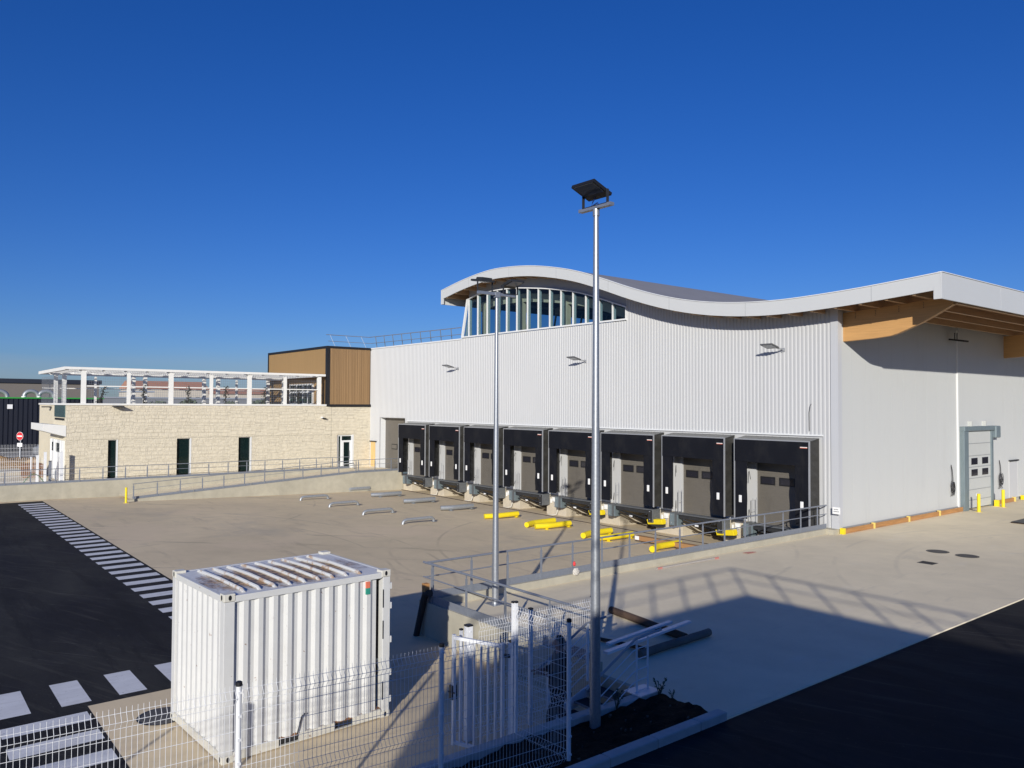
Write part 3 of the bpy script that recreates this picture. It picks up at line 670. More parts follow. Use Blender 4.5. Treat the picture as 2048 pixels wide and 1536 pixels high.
# dock doors
for c in DC:
    dd = MB(); dd.box(c - 1.25, c + 1.22, W + .14, W + .2, .02, 2.84)
    z = .04
    while z < 2.8:
        dd.box(c - 1.21, c + 1.19, W + .132, W + .14, z, z + .098); z += .105
    do_ = part(dd, 'dock_door', M['door_grey'], wh)
    for xa in (c - 1.09, c - .19):
        q = MB(); q.box(xa, xa + .72, W + .112, W + .132, 1.65, 2.0); part(q, 'door_window_frame', M['cap_black'], do_, bevel=.03)
        q = MB(); q.box(xa + .07, xa + .65, W + .106, W + .112, 1.71, 1.94); part(q, 'door_window', M['door_window'], do_)
# concrete dock base: piers with recesses between, recess back and slab above
yw = 29.395
pr_ = MB()
edges = [-16.62] + [c for c in DC]
right = -16.63
for c in DC:
    pr_ = MB(); pr_.box(c + 1.2, right, yw, 31.6, -1.35, -.02); right = c - 1.2; part(pr_, 'dock_pier', M['pier'], wh, bevel=.01)
pr_ = MB(); pr_.box(-49.2, right, yw, 31.6, -1.35, -.02); part(pr_, 'dock_pier', M['pier'], wh, bevel=.01)
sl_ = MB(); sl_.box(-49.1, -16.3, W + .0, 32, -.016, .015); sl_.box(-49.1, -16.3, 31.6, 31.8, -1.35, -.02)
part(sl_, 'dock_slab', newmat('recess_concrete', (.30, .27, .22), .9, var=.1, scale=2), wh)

# ---- dock shelters
def make_shelter(label):
    t = thing('dock_shelter', (DC[0], W, 0), label, 'dock shelter', 'dock shelters along the white wall')
    h = 1.735
    q = MB()
    q.add([(-h, -.80, 3.60), (h, -.80, 3.60), (h, -.02, 3.72), (-h, -.02, 3.72)], [(0, 1, 2, 3)])
    q.add([(-h, -.80, 3.57), (h, -.80, 3.57), (h, -.02, 3.69), (-h, -.02, 3.69)], [(3, 2, 1, 0)])
    for k in range(9): q.bar((-h + .2 + k * .38, -.79, 3.608), (-h + .2 + k * .38, -.03, 3.727), .015, .012)
    lpart(q, 'shelter_roof', M['shelter_roof'], t, fix=False)
    for s in (-1, 1):
        q = MB(); n1, n2 = 10, 40; vs = []
        for j in range(n2 + 1):
            for i in range(n1 + 1):
                yy = -.78 + .75 * i / n1; zz = .22 + 3.38 * j / n2
                amp = .03 * math.sin(math.pi * i / n1)
                vs.append((s * (h - .02 + amp * (math.sin(j * 1.3 + i * .5) + math.sin(j * .55 + s))), yy, zz + (.10 * i / n1 if j == n2 else 0)))
        q.add(vs, [(j * (n1 + 1) + i, j * (n1 + 1) + i + 1, (j + 1) * (n1 + 1) + i + 1, (j + 1) * (n1 + 1) + i) for j in range(n2) for i in range(n1)])
        lpart(q, 'side_bellows', M['bellows'], t, smooth=True, fix=False)
        q = MB(); q.bar((s * h, -.80, .20), (s * h, -.80, 3.6), .055, .05, up=(0, 1, 0)); lpart(q, 'front_frame', M['alu'], t)
        # side curtain, slightly wavy
        q = MB(); n2 = 24
        xo, xi = s * (h - .02), s * (h - .62)
        vs = []
        for j in range(n2 + 1):
            zz = .24 + (3.45 - .24) * j / n2
            wob = .012 * math.sin(j * .9 + s)
            vs += [(xo, -.806, zz), (lerp(xo, xi, .5), -.812 + wob, zz), (xi + wob * s, -.80 + .5 * wob, zz)]
        q.add(vs, [(3 * j + i, 3 * j + i + 1, 3 * j + i + 4, 3 * j + i + 3) for j in range(n2) for i in range(2)])
        lpart(q, 'side_curtain', M['black_fabric'], t, fix=False)
        q = MB(); q.box(s * 1.43 - .065, s * 1.43 + .065, -.86, -.825, .92, 1.22); lpart(q, 'white_marker', M['white_paper'], t, bevel=.012)
    q = MB(); q.bar((-h - .02, -.80, 3.6), (h + .02, -.80, 3.6), .05, .055); lpart(q, 'top_frame', M['alu'], t)
    q = MB(); q.add([(-h + .02, -.83, 3.58), (h - .02, -.83, 3.58), (h - .02, -.835, 2.62), (-h + .02, -.835, 2.66)], [(0, 1, 2, 3)])
    lpart(q, 'top_curtain', M['black_fabric'], t, fix=False)
    q = MB(); q.box(1.36, 1.67, -.845, -.838, 3.36, 3.385); q2 = lpart(q, 'maker_label', M['white_paper'], t)
    q = MB(); q.box(1.36, 1.67, -.845, -.838, 3.335, 3.36); lpart(q, 'label_stripe', M['orange_red'], q2)
    # bracing and the little handrail seen through the opening
    q = MB()
    for z in [.35 + .16 * k for k in range(12)]: q.bar((-1.62, -.72, z), (-1.36, -.5, z - .05), .012, .03)
    q.tube([(-1.5, -.1, 2.2), (-1.12, -.55, 1.9)], .012, 6); q.tube([(-1.5, -.1, .55), (-1.12, -.55, .25)], .012, 6)
    lpart(q, 'inner_brace', M['dark_steel'], t)
    q = MB(); q.tube([(-1.10, -.42, .05), (-1.10, -.42, 1.1), (-.96, -.34, 1.12), (-.96, -.34, .05)], .014, 6); q.tube([(-1.10, -.42, .6), (-.96, -.34, .62)], .01, 6)
    lpart(q, 'grab_rail', M['alu'], t)
    return t
ORD = ['nearest', 'second nearest', 'third nearest', 'fourth nearest', 'fourth from the far end, right of the far lamp post', 'third from the far end, left of the far lamp post', 'second from the far end', 'farthest']
SHL = ['black dock shelter nearest the white building corner, partly behind the platform railing',
       'second black dock shelter from the building corner, above two yellow deflectors',
       'third black dock shelter from the building corner, just right of the near lamp post',
       'fourth black dock shelter from the building corner, cut by the near lamp post',
       'black dock shelter directly right of the far lamp post',
       'third black dock shelter from the left, edge hidden by the far lamp post',
       'second black dock shelter from the tall grey door',
       'black dock shelter farthest left, next to the tall grey door']
sh0 = make_shelter(SHL[0])
for c, lb in zip(DC[1:], SHL[1:]): dup(sh0, (c, W, 0), label=lb)

# ---- dock levellers with bumpers
LVL = ['dock leveller with grey bumpers at the shelter beside the building corner',
       'dock leveller with grey bumpers under the second shelter from the building corner',
       'dock leveller with grey bumpers under the third shelter from the building corner',
       'dock leveller with grey bumpers behind the near lamp post',
       'dock leveller with grey bumpers right of the far lamp post',
       'dock leveller with grey bumpers left of the far lamp post',
       'dock leveller with grey bumpers under the second shelter from the tall grey door',
       'dock leveller with grey bumpers under the farthest left shelter']
def make_leveller(label):
    t = thing('dock_leveller', (DC[0], W, 0), label, 'dock leveller', 'dock levellers along the white wall')
    q = MB(); q.box(-1.12, 1.12, -.42, .12, -.05, .012); q.box(-1.1, 1.1, -.50, -.42, -.03, .0); lpart(q, 'lip_plate', M['bumper'], t)
    q = MB(); q.box(-1.1, 1.1, -.40, -.34, -.22, -.05)
    q.bar((-.9, -.35, -.25), (.5, .1, -.62), .06, .06); q.bar((.9, -.35, -.25), (-.4, .3, -.62), .06, .06); q.bar((-1.0, -.3, -.42), (1.0, -.3, -.42), .05, .05); q.bar((-.15, -.45, -.3), (.95, -.45, -.44), .05, .04); q.bar((-.15, -.45, -.3), (-.15, -.1, -.55), .05, .05)
    lpart(q, 'under_frame', M['dark_steel'], t)
    q = MB(); q.box(-.12, .08, -.47, -.46, -.47, -.40); lpart(q, 'rating_plate', M['white_paper'], t)
    for s in (-1, 1):
        q = MB(); x0 = -1.47 if s < 0 else 1.19
        q.box(x0, x0 + .28, -.58, -.02, -.58, .04); bo = lpart(q, 'dock_bumper', M['bumper'], t, bevel=.012)
        q = MB(); q.box(x0 + .02, x0 + .26, -.61, -.582, -.54, .0)
        lpart(q, 'rubber_pad', M['rubber'] if s > 0 else M['galv_blue'], bo)
        q = MB()
        for z in (-.45, -.08): q.box(x0 + .10, x0 + .16, -.62, -.611, z, z + .03)
        lpart(q, 'bumper_bolt', M['led'], bo)
    q = MB(); q.box(-1.185, -1.12, -.42, -.05, -.58, -.06); lpart(q, 'side_plate', M['galv_blue'], t)
    return t
lv0 = make_leveller(LVL[0])
for c, lb in zip(DC[1:], LVL[1:]): dup(lv0, (c, W, 0), label=lb)

# ---- yellow deflectors fixed to the last three piers, junction boxes, hoses
def make_deflector(label):
    t = thing('yellow_deflector', (-21.1, 29.05, -.53), label, 'deflector', 'yellow deflectors on the dock piers')
    Mx = Matrix.Rotation(R(-6), 4, 'Y')
    q = MB(); q.prism([(-.16, .10), (.12, .12), (.20, -.02), (.14, -.14), (-.10, -.14)], 'x', -.46, .46); q.v = [tuple(Mx @ Vector(v)) for v in q.v]
    lpart(q, 'deflector_shell', M['yellow'], t, bevel=.02)
    q = MB(); q.box(-.3, .3, .0, .34, -.26, -.13); lpart(q, 'bracket', M['dark_steel'], t)
    return t
d0 = make_deflector('yellow metal deflector on the pier beside the nearest dock')
dup(d0, (-25.1, 29.05, -.53), label='yellow metal deflector between the second and third docks from the corner')
dup(d0, (-29.1, 29.05, -.53), label='yellow metal deflector behind the near lamp post')
jb0 = MB(); jb0.box(-.11, .11, -.10, 0, -.02, .22); jb0.box(-.06, .07, -.13, -.10, .05, .12); jb0.box(-.3, -.22, -.07, 0, -.12, .12)
JL = ['white box on the pier right of the last yellow deflector', 'white box above the middle yellow deflector', 'white box on the pier behind the near lamp post',
      'white box on the pier below the gap right of the far lamp post', 'white box on the pier just left of the far lamp post', 'white box on the second pier from the tall grey door', 'white box on the first pier from the tall grey door']
jo = None
for k, c in enumerate(DC[:7]):
    x = c - 2.12
    if jo is None:
        jo = thing('junction_box', (x, 29.39, -.34), JL[0], 'junction box', 'white boxes on the dock piers'); lpart(jb0, 'box_body', M['white_paper'], jo, bevel=.01)
        q = MB(); q.tube([(0, -.05, 0), (0, -.06, -.2), (.05, -.06, -.3)], .018, 6); lpart(q, 'conduit', M['alu'], jo, smooth=True)
    else: dup(jo, (x, 29.39, -.34), label=JL[k])
h0 = None
for k, c in enumerate(DC[3:7]):
    x = c - 1.75; lb = ['pale drain hose curling down the pier behind the near lamp post', 'pale drain hose on the pier right of the far lamp post', 'pale drain hose on the pier left of the far lamp post', 'pale drain hose on the pier nearest the tall grey door'][k]
    if h0 is None:
        q = MB(); q.tube([(0, 0, .75), (.0, -.06, .6), (-.02, -.07, .3), (-.08, -.12, .08), (-.35, -.22, .03), (-.7, -.18, .03)], .035, 8)
        h0 = q.build('drain_hose', newmat('pale_hose', (.55, .52, .45), .7), smooth=True); tag(h0, lb, 'hose', 'drain hoses on the dock piers'); h0.location = (x, 29.36, -1.12)
    else:
        o = h0.copy(); COL.objects.link(o); o.location = (x, 29.36, -1.12); o['label'] = lb
tg = MB(); tg.prism([(-48.7, 29.05), (-16.7, 28.35), (-16.7, 28.45), (-48.7, 29.15)], 'z', -1.3, yz(28.4) + .012); struct(tg, 'drain_channel', M['trench'])

# ================================================================== WALL FLOODLIGHTS
def make_flood(label):
    t = thing('wall_floodlight', (-18.7, W - .03, 7.35), label, 'floodlight', 'floodlights on the white dock wall')
    q = MB(); q.tube([(.22, 0, 0), (.22, -.22, .04), (.14, -.42, .08)], .03, 8); q.box(.14, .30, -.03, .0, -.08, .08); lpart(q, 'bracket', M['alu'], t)
    Mx = Matrix.Translation((0, -.58, .12)) @ Matrix.Rotation(R(-14), 4, 'X')
    q = MB(); q.box(-.30, .27, -.32, .22, -.018, .04, Mx); h = lpart(q, 'lamp_head', M['lamp_grey'], t, bevel=.008)
    q = MB(); q.box(-.25, .22, -.28, .12, -.024, -.019, Mx); lpart(q, 'lamp_glass', M['led'], h)
    return t
f0 = make_flood('small grey floodlight high on the ribbed wall near the right corner')
dup(f0, (-30.52, W - .03, 7.35), label='small grey floodlight on the ribbed wall just left of the near lamp post')
dup(f0, (-42.42, W - .03, 7.35), label='small grey floodlight on the ribbed wall left of the far lamp post')
t = thing('soffit_floodlight', (-15.9, 39.6, 8.3), 'black floodlight hanging under the timber canopy at the right', 'floodlight')
q = MB(); q.box(.0, .7, -.25, .25, -.14, -.06, Matrix.Rotation(R(10), 4, 'Y')); lo = lpart(q, 'lamp_head', M['cap_black'], t)
q = MB(); q.box(.08, .6, -.2, .2, -.146, -.141, Matrix.Rotation(R(10), 4, 'Y')); lpart(q, 'lamp_glass', M['led'], lo)
q = MB(); q.bar((.2, -.1, -.1), (.2, -.1, .2), .05, .03); q.bar((.2, .15, -.1), (.2, .15, .2), .05, .03); lpart(q, 'bracket', M['cap_black'], t)

# ================================================================== SIDE DOOR AND GUARDS
t = thing('roll_up_door', (-15.9, 42.5, 0), 'light grey roll-up door with four small windows in a blue-grey steel frame, on the right wall', 'door')
q = MB(); q.box(-15.97, -15.76, 40.62, 41.12, .0, 3.86); q.box(-15.97, -15.80, 44.0, 44.25, .0, 3.86); fo = part(q, 'door_frame', M['galv_blue'], t, bevel=.01)
q = MB(); q.box(-15.97, -15.72, 40.60, 44.5, 3.84, 4.06); part(q, 'door_header', M['galv_blue'], t, bevel=.015)
q = MB(); q.box(-15.97, -15.66, 44.26, 44.85, 3.44, 4.05); part(q, 'motor_box', M['galv_blue'], t, bevel=.05)
q = MB(); q.box(-15.97, -15.8, 41.6, 41.75, 4.06, 4.30); q.box(-15.97, -15.8, 43.3, 43.45, 4.06, 4.30); part(q, 'header_bracket', M['door_light'], t)
q = MB(); q.box(-15.97, -15.86, 41.12, 44.0, .08, 3.84)
do_ = part(q, 'door_leaf', M['door_light'], t)
q = MB()
for z in (.45, .95, 1.5, 2.05, 2.6, 3.2): q.box(-15.86, -15.845, 41.12, 44.0, z, z + .03)
part(q, 'seam', newmat('seam_grey', (.30, .31, .31), .5), do_)
for z in (1.62, 2.17):
    for yv in (41.55, 42.85):
        q = MB(); q.box(-15.87, -15.85, yv + .1, yv + .85, z, z + .33); wo = part(q, 'window', M['door_window'], do_, bevel=.06)
q = MB(); q.box(-15.86, -15.85, 42.2, 42.45, .62, .74); part(q, 'door_notice', M['white_paper'], do_)
def guard(loc_y0, loc_y1, label, posts):
    t = thing('timber_guard_rail', (-15.85, loc_y0, 0), label, 'guard rail', 'brown timber guard rails along the white side wall')
    ys = [loc_y0] + posts + [loc_y1]
    for a, b in zip(ys[:-1], ys[1:]):
        q = MB(); q.box(-15.93, -15.85, a + .07, b - .07, .005, .20); part(q, 'plank', M['plank'], t, bevel=.006)
    for k, y_ in enumerate(ys):
        q = MB()
        if k == 0 or k == len(ys) - 1: q.box(-15.97, -15.80, y_ - .07, y_ + .07, 0, .235)
        else: q.box(-15.95, -15.83, y_ - .06, y_ + .06, 0, .235)
        part(q, 'post', M['yellow'] if k == 0 else M['yellow_pale'], t, bevel=.006)
    return t
guard(29.5, 41.15, 'long brown timber guard rail with yellow posts, from the building corner to the roll-up door', [31.95, 35.05, 38.09])
guard(44.75, 47.15, 'short brown timber guard rail with yellow posts, right of the roll-up door', [])
guard(48.4, 56, 'brown timber guard rail with yellow posts at the right picture edge', [51.5])
t = thing('yellow_stub_post', (-15.6, 44.05, 0), 'short stubby yellow box post at the right foot of the roll-up door', 'post')
q = MB(); q.box(-.1, .1, -.1, .1, 0, .32); lpart(q, 'post_body', M['yellow'], t, bevel=.01); q = MB(); q.box(-.16, .16, -.14, .14, 0, .012); lpart(q, 'base_plate', M['yellow_pale'], t)
def bollard(loc, label, h=.87, r=.075):
    t = thing('yellow_bollard', loc, label, 'bollard', 'yellow bollards')
    q = MB(); q.tube([(0, 0, 0), (0, 0, h - .02), (0, 0, h)], [r, r, r * .7], 16); lpart(q, 'bollard_post', M['yellow'], t, smooth=True)
    q = MB(); q.box(-.13, .13, -.13, .13, 0, .012); lpart(q, 'base_plate', M['yellow_pale'], t)
    return t
bollard((-15.4, 41.0, 0), 'yellow bollard at the left side of the roll-up door')
bollard((-15.4, 44.0, 0), 'yellow bollard at the right side of the roll-up door')
bollard((-48.35, 10.95, yz(10.95)), 'slim yellow bollard at the low end of the ramp railing, by the crosswalk', .88, .06)
t = thing('side_door', (-15.966, 47.3, .2), 'narrow white flush door in the right wall, beyond the roll-up door', 'door')
q = MB(); q.box(0, .02, -.55, .55, 0, 1.93); dl = lpart(q, 'door_leaf', M['white_flat'], t); q = MB(); q.box(0, .10, -.6, .6, 1.93, 2.0); lpart(q, 'door_hood', M['dark_steel'], t)
q = MB(); q.box(0, .03, -.60, -.57, 0, 1.93); q.box(0, .03, .57, .60, 0, 1.93); lpart(q, 'door_frame', M['fascia'], t)
def cable_coil(y, label, seed):
    rnd = random.Random(seed); t = thing('cable_coil', (-15.95 if y > 40.5 else -16.02, y, 2.2), label, 'cable', 'black cables hanging on the white side wall')
    q = MB(); q.tube([(.0, 0, .05), (.03, .06, -.2), (.05, .09, -.7)], .014, 6); q.tube([(.0, -.02, .02), (.04, -.03, -.3), (.04, .02, -.75)], .012, 6); lpart(q, 'hanging_lead', M['black_cable'], t, smooth=True)
    q = MB()
    for k in range(9):
        ry, rz_ = rnd.uniform(.10, .2), rnd.uniform(.14, .3); cy, cz = rnd.uniform(-.03, .1), -.95 + rnd.uniform(-.12, .1)
        q.tube([(.03 + .012 * k, cy + ry * math.cos(a * .45), cz + rz_ * math.sin(a * .45)) for a in range(15)], .010, 5)
    for k in range(6): q.tube([(.05, .05, -1.0), (.07, rnd.uniform(-.25, .25), -1.2), (.05, rnd.uniform(-.3, .3), -1.42)], .008, 5)
    lpart(q, 'coil', M['black_cable'], t, smooth=True); return t
cable_coil(39.75, 'tangled black cable bundle hanging left of the roll-up door frame', 1)
cable_coil(45.4, 'coiled black cable hanging right of the roll-up door frame', 5)
wc = MB(); wc.tube([(-17.3, W - .05, 4.0), (-17.3, W - .06, 4.75), (-17.24, W - .08, 5.0), (-17.2, W - .07, 5.1)], .012, 6)
tag(wc.build('wall_cable', M['black_cable'], smooth=True), 'thin black cable end sticking out of the ribbed wall above the nearest dock', 'cable')
t = thing('warning_sign', (-16.2, 29.16, .94), 'small white two-line sign on the railing end at the building corner', 'sign')
q = MB(); q.box(-.02, .30, -.012, .0, -.14, .13); lpart(q, 'sign_board', M['white_paper'], t, bevel=.01)
q = MB()
for z, xs in ((.03, ((.05, .10), (.115, .16), (.17, .22))), (-.05, ((.03, .08), (.09, .13), (.14, .19), (.2, .25)))):
    for a, b in xs: q.box(a, b, -.016, -.012, z, z + .022)
lpart(q, 'sign_text', M['lettering'], t)
def manhole(c, z, label, r=.3):
    t = thing('manhole_cover', (c[0], c[1], z), label, 'manhole cover', 'round iron manhole covers')
    q = MB(); q.disc((0, 0), r, -.02, .008, 28); lpart(q, 'cover_plate', M['iron'], t)
    q = MB()
    for k in range(28):
        a, b = 2 * math.pi * k / 28, 2 * math.pi * (k + 1) / 28
        q.add([((r + d) * math.cos(a_), (r + d) * math.sin(a_), .006) for a_ in (a, b) for d in (.01, .06)][0:2] + [((r + d) * math.cos(b), (r + d) * math.sin(b), .006) for d in (.06, .01)], [(0, 1, 2, 3)])
    lpart(q, 'cover_rim', M['dark_steel'], t, fix=False); return t
manhole((-12.07, 28.62), 0, 'round rusty manhole cover, left one of two on the platform')
manhole((-11.1, 28.56), 0, 'round iron manhole cover, right one of two on the platform')
manhole((-14.86, 4.02), -.55, 'round iron manhole cover half behind the white container', .36)
t = thing('drain_grate', (-11.4, 26.28, 0), 'square black drain grate in the platform, in front of the manhole covers', 'drain grate')
q = MB(); q.box(-.24, .24, -.22, .22, -.05, .006); lpart(q, 'grate_frame', M['iron'], t)
q = MB()
for k in range(9): q.box(-.21, .21, -.19 + .045 * k, -.165 + .045 * k, .006, .010)
lpart(q, 'grate_bars', M['grate'], t)
t = thing('steel_plate', (-12.3, 38.9, 0), 'dark steel plate lying on the platform at the right picture edge', 'plate')
q = MB(); q.box(-.75, .9, -.75, .75, .05, .075); lpart(q, 'plate_sheet', M['dark_steel'], t); q = MB(); q.box(-.8, .8, -.66, -.56, 0, .05); q.box(-.8, .8, .5, .6, 0, .05); lpart(q, 'timber_bearer', M['brown_log'], t)

for o in [o for o in COL.objects if o.parent is None and o.name.split('.')[0] in ('roll_up_door', 'timber_guard_rail', 'side_door', 'cable_coil', 'yellow_stub_post', 'soffit_floodlight')]: o.location.x -= .1

# ================================================================== CREAM STONE BUILDING
ob = thing('stone_building', (-58, 20, .2), 'low cream stone-faced building with three narrow dark windows and a brown upper box', 'building')
XO = -53.9
wins = [(11.12, 11.68), (15.21, 16.12), (19.26, 20.16), (26.63, 27.98)]
fwl = MB(); yprev = 8.8
for a, b in wins:
    fwl.box(XO - .3, XO, yprev, a, .2, 4.86); fwl.box(XO - .3, XO, a, b, 2.70, 4.86); yprev = b
fwl.box(XO - .3, XO, yprev, 29.38, .2, 4.80)
part(fwl, 'front_wall', M['stone'], ob)
ew = MB(); ew.box(-64.1, XO - .3, 8.8, 9.1, .2, 4.86); ew.box(-64.1, -63.8, 9.1, 29.3, .2, 4.86); part(ew, 'end_wall', M['stone_back'], ob)
dk = MB(); dk.box(-63.8, XO - .3, 9.1, 29.3, 4.55, 4.7); dk.box(-63.8, XO - 1.2, 9.1, 29.3, .2, .3); part(dk, 'roof_terrace', M['roof'], ob)
jn = MB(); jn.box(XO, XO + .004, 26.12, 26.14, .2, 4.85); jn.box(XO, XO + .004, 8.95, 26, 2.73, 2.745); part(jn, 'panel_joint', newmat('joint_dark', (.25, .23, .18), .9), ob)
cp = MB(); cp.box(XO - .34, XO + .05, 8.74, 25.9, 4.86, 4.97); cp.box(-64.15, XO - .34, 8.74, 9.12, 4.86, 4.97); part(cp, 'parapet_cap', M['pergola'], ob)
for a, b in wins[:3]:
    q = MB(); q.box(XO - .22, XO - .18, a + .02, b - .06, .36, 2.66); wo = part(q, 'window', M['dark_glass'], ob)
    q = MB(); q.box(XO - .28, XO + .015, b - .07, b, .2, 2.70); q.box(XO - .28, XO - .16, a, a + .03, .2, 2.7); q.box(XO - .28, XO - .15, a + .03, b - .07, 2.655, 2.70); part(q, 'window_frame', M['white_frame'], wo)
    q = MB(); q.box(XO - .24, XO + .03, a, b, .14, .20); part(q, 'window_sill', M['white_frame'], wo)
q = MB(); q.box(XO - .2, XO - .1, 26.63, 26.78, .2, 2.7); q.box(XO - .2, XO - .1, 26.95, 27.05, .2, 2.7); q.box(XO - .2, XO + .01, 27.84, 27.98, .2, 2.7); q.box(XO - .2, XO - .09, 26.78, 27.84, 2.6, 2.7); q.box(XO - .2, XO - .09, 27.05, 27.84, 2.14, 2.28); q.box(XO - .18, XO - .08, 27.05, 27.20, .2, 2.14); q.box(XO - .18, XO - .08, 27.7, 27.84, .2, 2.14)
gd = part(q, 'glazed_door', M['white_frame'], ob)
q = MB(); q.box(XO - .17, XO - .15, 26.65, 27.9, .2, 2.66); part(q, 'door_glass', M['dark_glass'], gd)
q = MB(); q.tube([(XO - .05, 27.66, .9), (XO - .05, 27.66, 1.5)], .02, 6); part(q, 'handle', M['alu'], gd)
# end-wall entrance under the canopy
q = MB(); q.box(-58.5, -54.2, 8.70, 8.8, .2, 2.7); ed = part(q, 'entrance_door', M['white_frame'], ob)
q = MB(); q.box(-58.0, -57.3, 8.68, 8.70, 1.95, 2.5); q.box(-56.4, -55.2, 8.68, 8.70, 1.95, 2.5); part(q, 'door_glass', M['dark_glass'], ed)
for x in (-58.4, -57.15, -56.55, -55.0, -54.35):
    q = MB(); q.box(x, x + .12, 8.64, 8.70, .2, 2.7); part(q, 'door_post', M['white_frame'], ed)
cn = MB(); cn.prism([(8.8, 3.62), (8.8, 2.95), (7.55, 3.33), (7.55, 3.74)], 'x', -58.3, XO + .02); part(cn, 'entrance_canopy', M['pergola'], ob)
q = MB(); q.box(-57.7, -54.2, 8.74, 8.8, 4.12, 4.84); part(q, 'balcony_screen', M['teal'], ob)
q = MB()
for k in range(6): q.box(-57.4 + .55 * k, -57.2 + .55 * k, 8.72, 8.8, 3.92, 4.05)
part(q, 'vent_slot', M['trim_black'], ob)
# brown upper box
bx = MB(); bx.box(-65.2, XO, 25.8, 29.36, 4.98, 9.28); part(bx, 'upper_box', M['clad_back'], ob)
bt = MB(); y = 25.98; rnd = random.Random(3)
while y < 29.25:
    wd = rnd.choice([.035, .05, .07]); bt.box(XO, XO + .045, y, min(y + wd, 29.34), 4.98, 9.14); y += wd + .028
part(bt, 'front_batten', M['clad_front'], ob)
bs = MB(); x = -65.1
while x < -54.2: bs.box(x, x + .19, 25.775, 25.8, 4.98, 9.14); x += .2
part(bs, 'side_board', M['clad_side'], ob)
te = MB(); te.box(-65.25, XO + .07, 25.72, 29.36, 9.14, 9.31); te.box(XO - .22, XO + .07, 25.72, 25.96, 4.82, 9.14); te.box(XO - .2, XO + .08, 25.96, 29.37, 4.80, 4.98); te.box(-65.25, -65.1, 25.72, 25.8, 4.98, 9.14)
part(te, 'black_trim', M['trim_black'], ob)
q = MB(); q.box(-60.5, -56.2, 25.66, 25.77, 4.98, 6.55); pdw = part(q, 'terrace_door', M['white_frame'], ob)
for xa, xb in ((-60.3, -59.2), (-59.0, -58.0), (-57.8, -57.1), (-56.9, -56.3)):
    q = MB(); q.box(xa, xb, 25.64, 25.66, 5.05, 5.85); q.box(xa, xb, 25.64, 25.66, 5.98, 6.45); part(q, 'door_glass', M['dark_glass'], pdw)

# ---- pergola on the terrace
pg = thing('pergola', (-58, 17, 4.9), 'white steel pergola with slatted roof and wire mesh on the terrace of the cream building', 'pergola')
PYS = [9.72, 14.82, 20.0, 25.18]; PYM = [12.27, 17.4, 22.58]
for y_ in PYS:
    q = MB(); q.box(XO - .22, XO, y_ - .13, y_ + .13, 4.95, 7.0); part(q, 'post', M['pergola'], pg)
    for x in (-60.5, -63.8):
        q = MB(); q.box(x - .12, x + .12, y_ - .12, y_ + .12, 4.7, 6.95); part(q, 'post', M['pergola'], pg)
for y_ in PYM:
    q = MB(); q.box(XO - .18, XO - .02, y_ - .1, y_ + .1, 4.95, 6.9); part(q, 'post', M['pergola'], pg)
    q = MB(); q.box(-63.9, -63.75, y_ - .07, y_ + .07, 4.7, 6.9); part(q, 'post', M['pergola'], pg)
q = MB(); q.box(XO - .3, XO + .12, 8.7, 25.6, 7.03, 7.18); q.box(-64.2, -63.8, 8.7, 25.6, 7.0, 7.2); q.box(-60.6, -60.4, 8.9, 25.4, 6.86, 7.0)
q.box(-63.8, XO - .3, 8.7, 8.95, 7.0, 7.2); q.box(-63.8, XO - .3, 25.35, 25.6, 7.0, 7.2); part(q, 'roof_frame', M['pergola'], pg)
y = 9.6
while y < 25.3:
    q = MB(); q.box(-63.8, XO - .3, y - .05, y + .05, 6.98, 7.16); part(q, 'rafter', M['pergola'], pg); y += 1.28
q = MB(); x = -63.4
while x < -54.4: q.box(x, x + .16, 8.95, 25.35, 7.165, 7.185); x += .5
part(q, 'roof_slat', M['pergola'], pg)
q = MB()
for a, b in zip([9.72, 12.27, 14.82, 17.4, 20, 22.58], [12.27, 14.82, 17.4, 20, 22.58, 25.18]): q.box(XO - .10, XO - .03, a, b, 6.0, 6.07)
q.box(-63.9, -63.8, 8.9, 25.2, 6.0, 6.06); part(q, 'mid_rail', M['pergola'], pg)
q = MB(); y = 9.9
while y < 25.1: q.bar((XO - .13, y, 4.97), (XO - .13, y, 6.78), .009, .009); y += .13
z = 5.05
while z < 6.8: q.bar((XO - .13, 9.8, z), (XO - .13, 25.1, z), .009, .009); z += .16
x = -63.7
while x < -54.2: q.bar((x, 8.85, 4.97), (x, 8.85, 6.78), .009, .009); x += .2
for z in (5.1, 5.4, 5.7, 6.0, 6.3, 6.6): q.bar((-63.8, 8.85, z), (-54, 8.85, z), .009, .009)
part(q, 'wire_mesh', M['galv_dark'], pg)
VL = ['thin dark climbing vine on the pergola mesh, first from the left', 'thin dark climbing vine between the second and third thick front posts, nearer the second', 'thin dark climbing vine just right of the second thick front post', 'thin dark climbing vine left of the third thick front post', 'thin dark climbing vine just right of the third thick front post', 'thin dark climbing vine in front of the terrace doors']
VL = ['dark climbing vine on the pergola mesh, %s from the left' % o for o in ('first', 'second', 'third', 'fourth', 'fifth', 'sixth')]
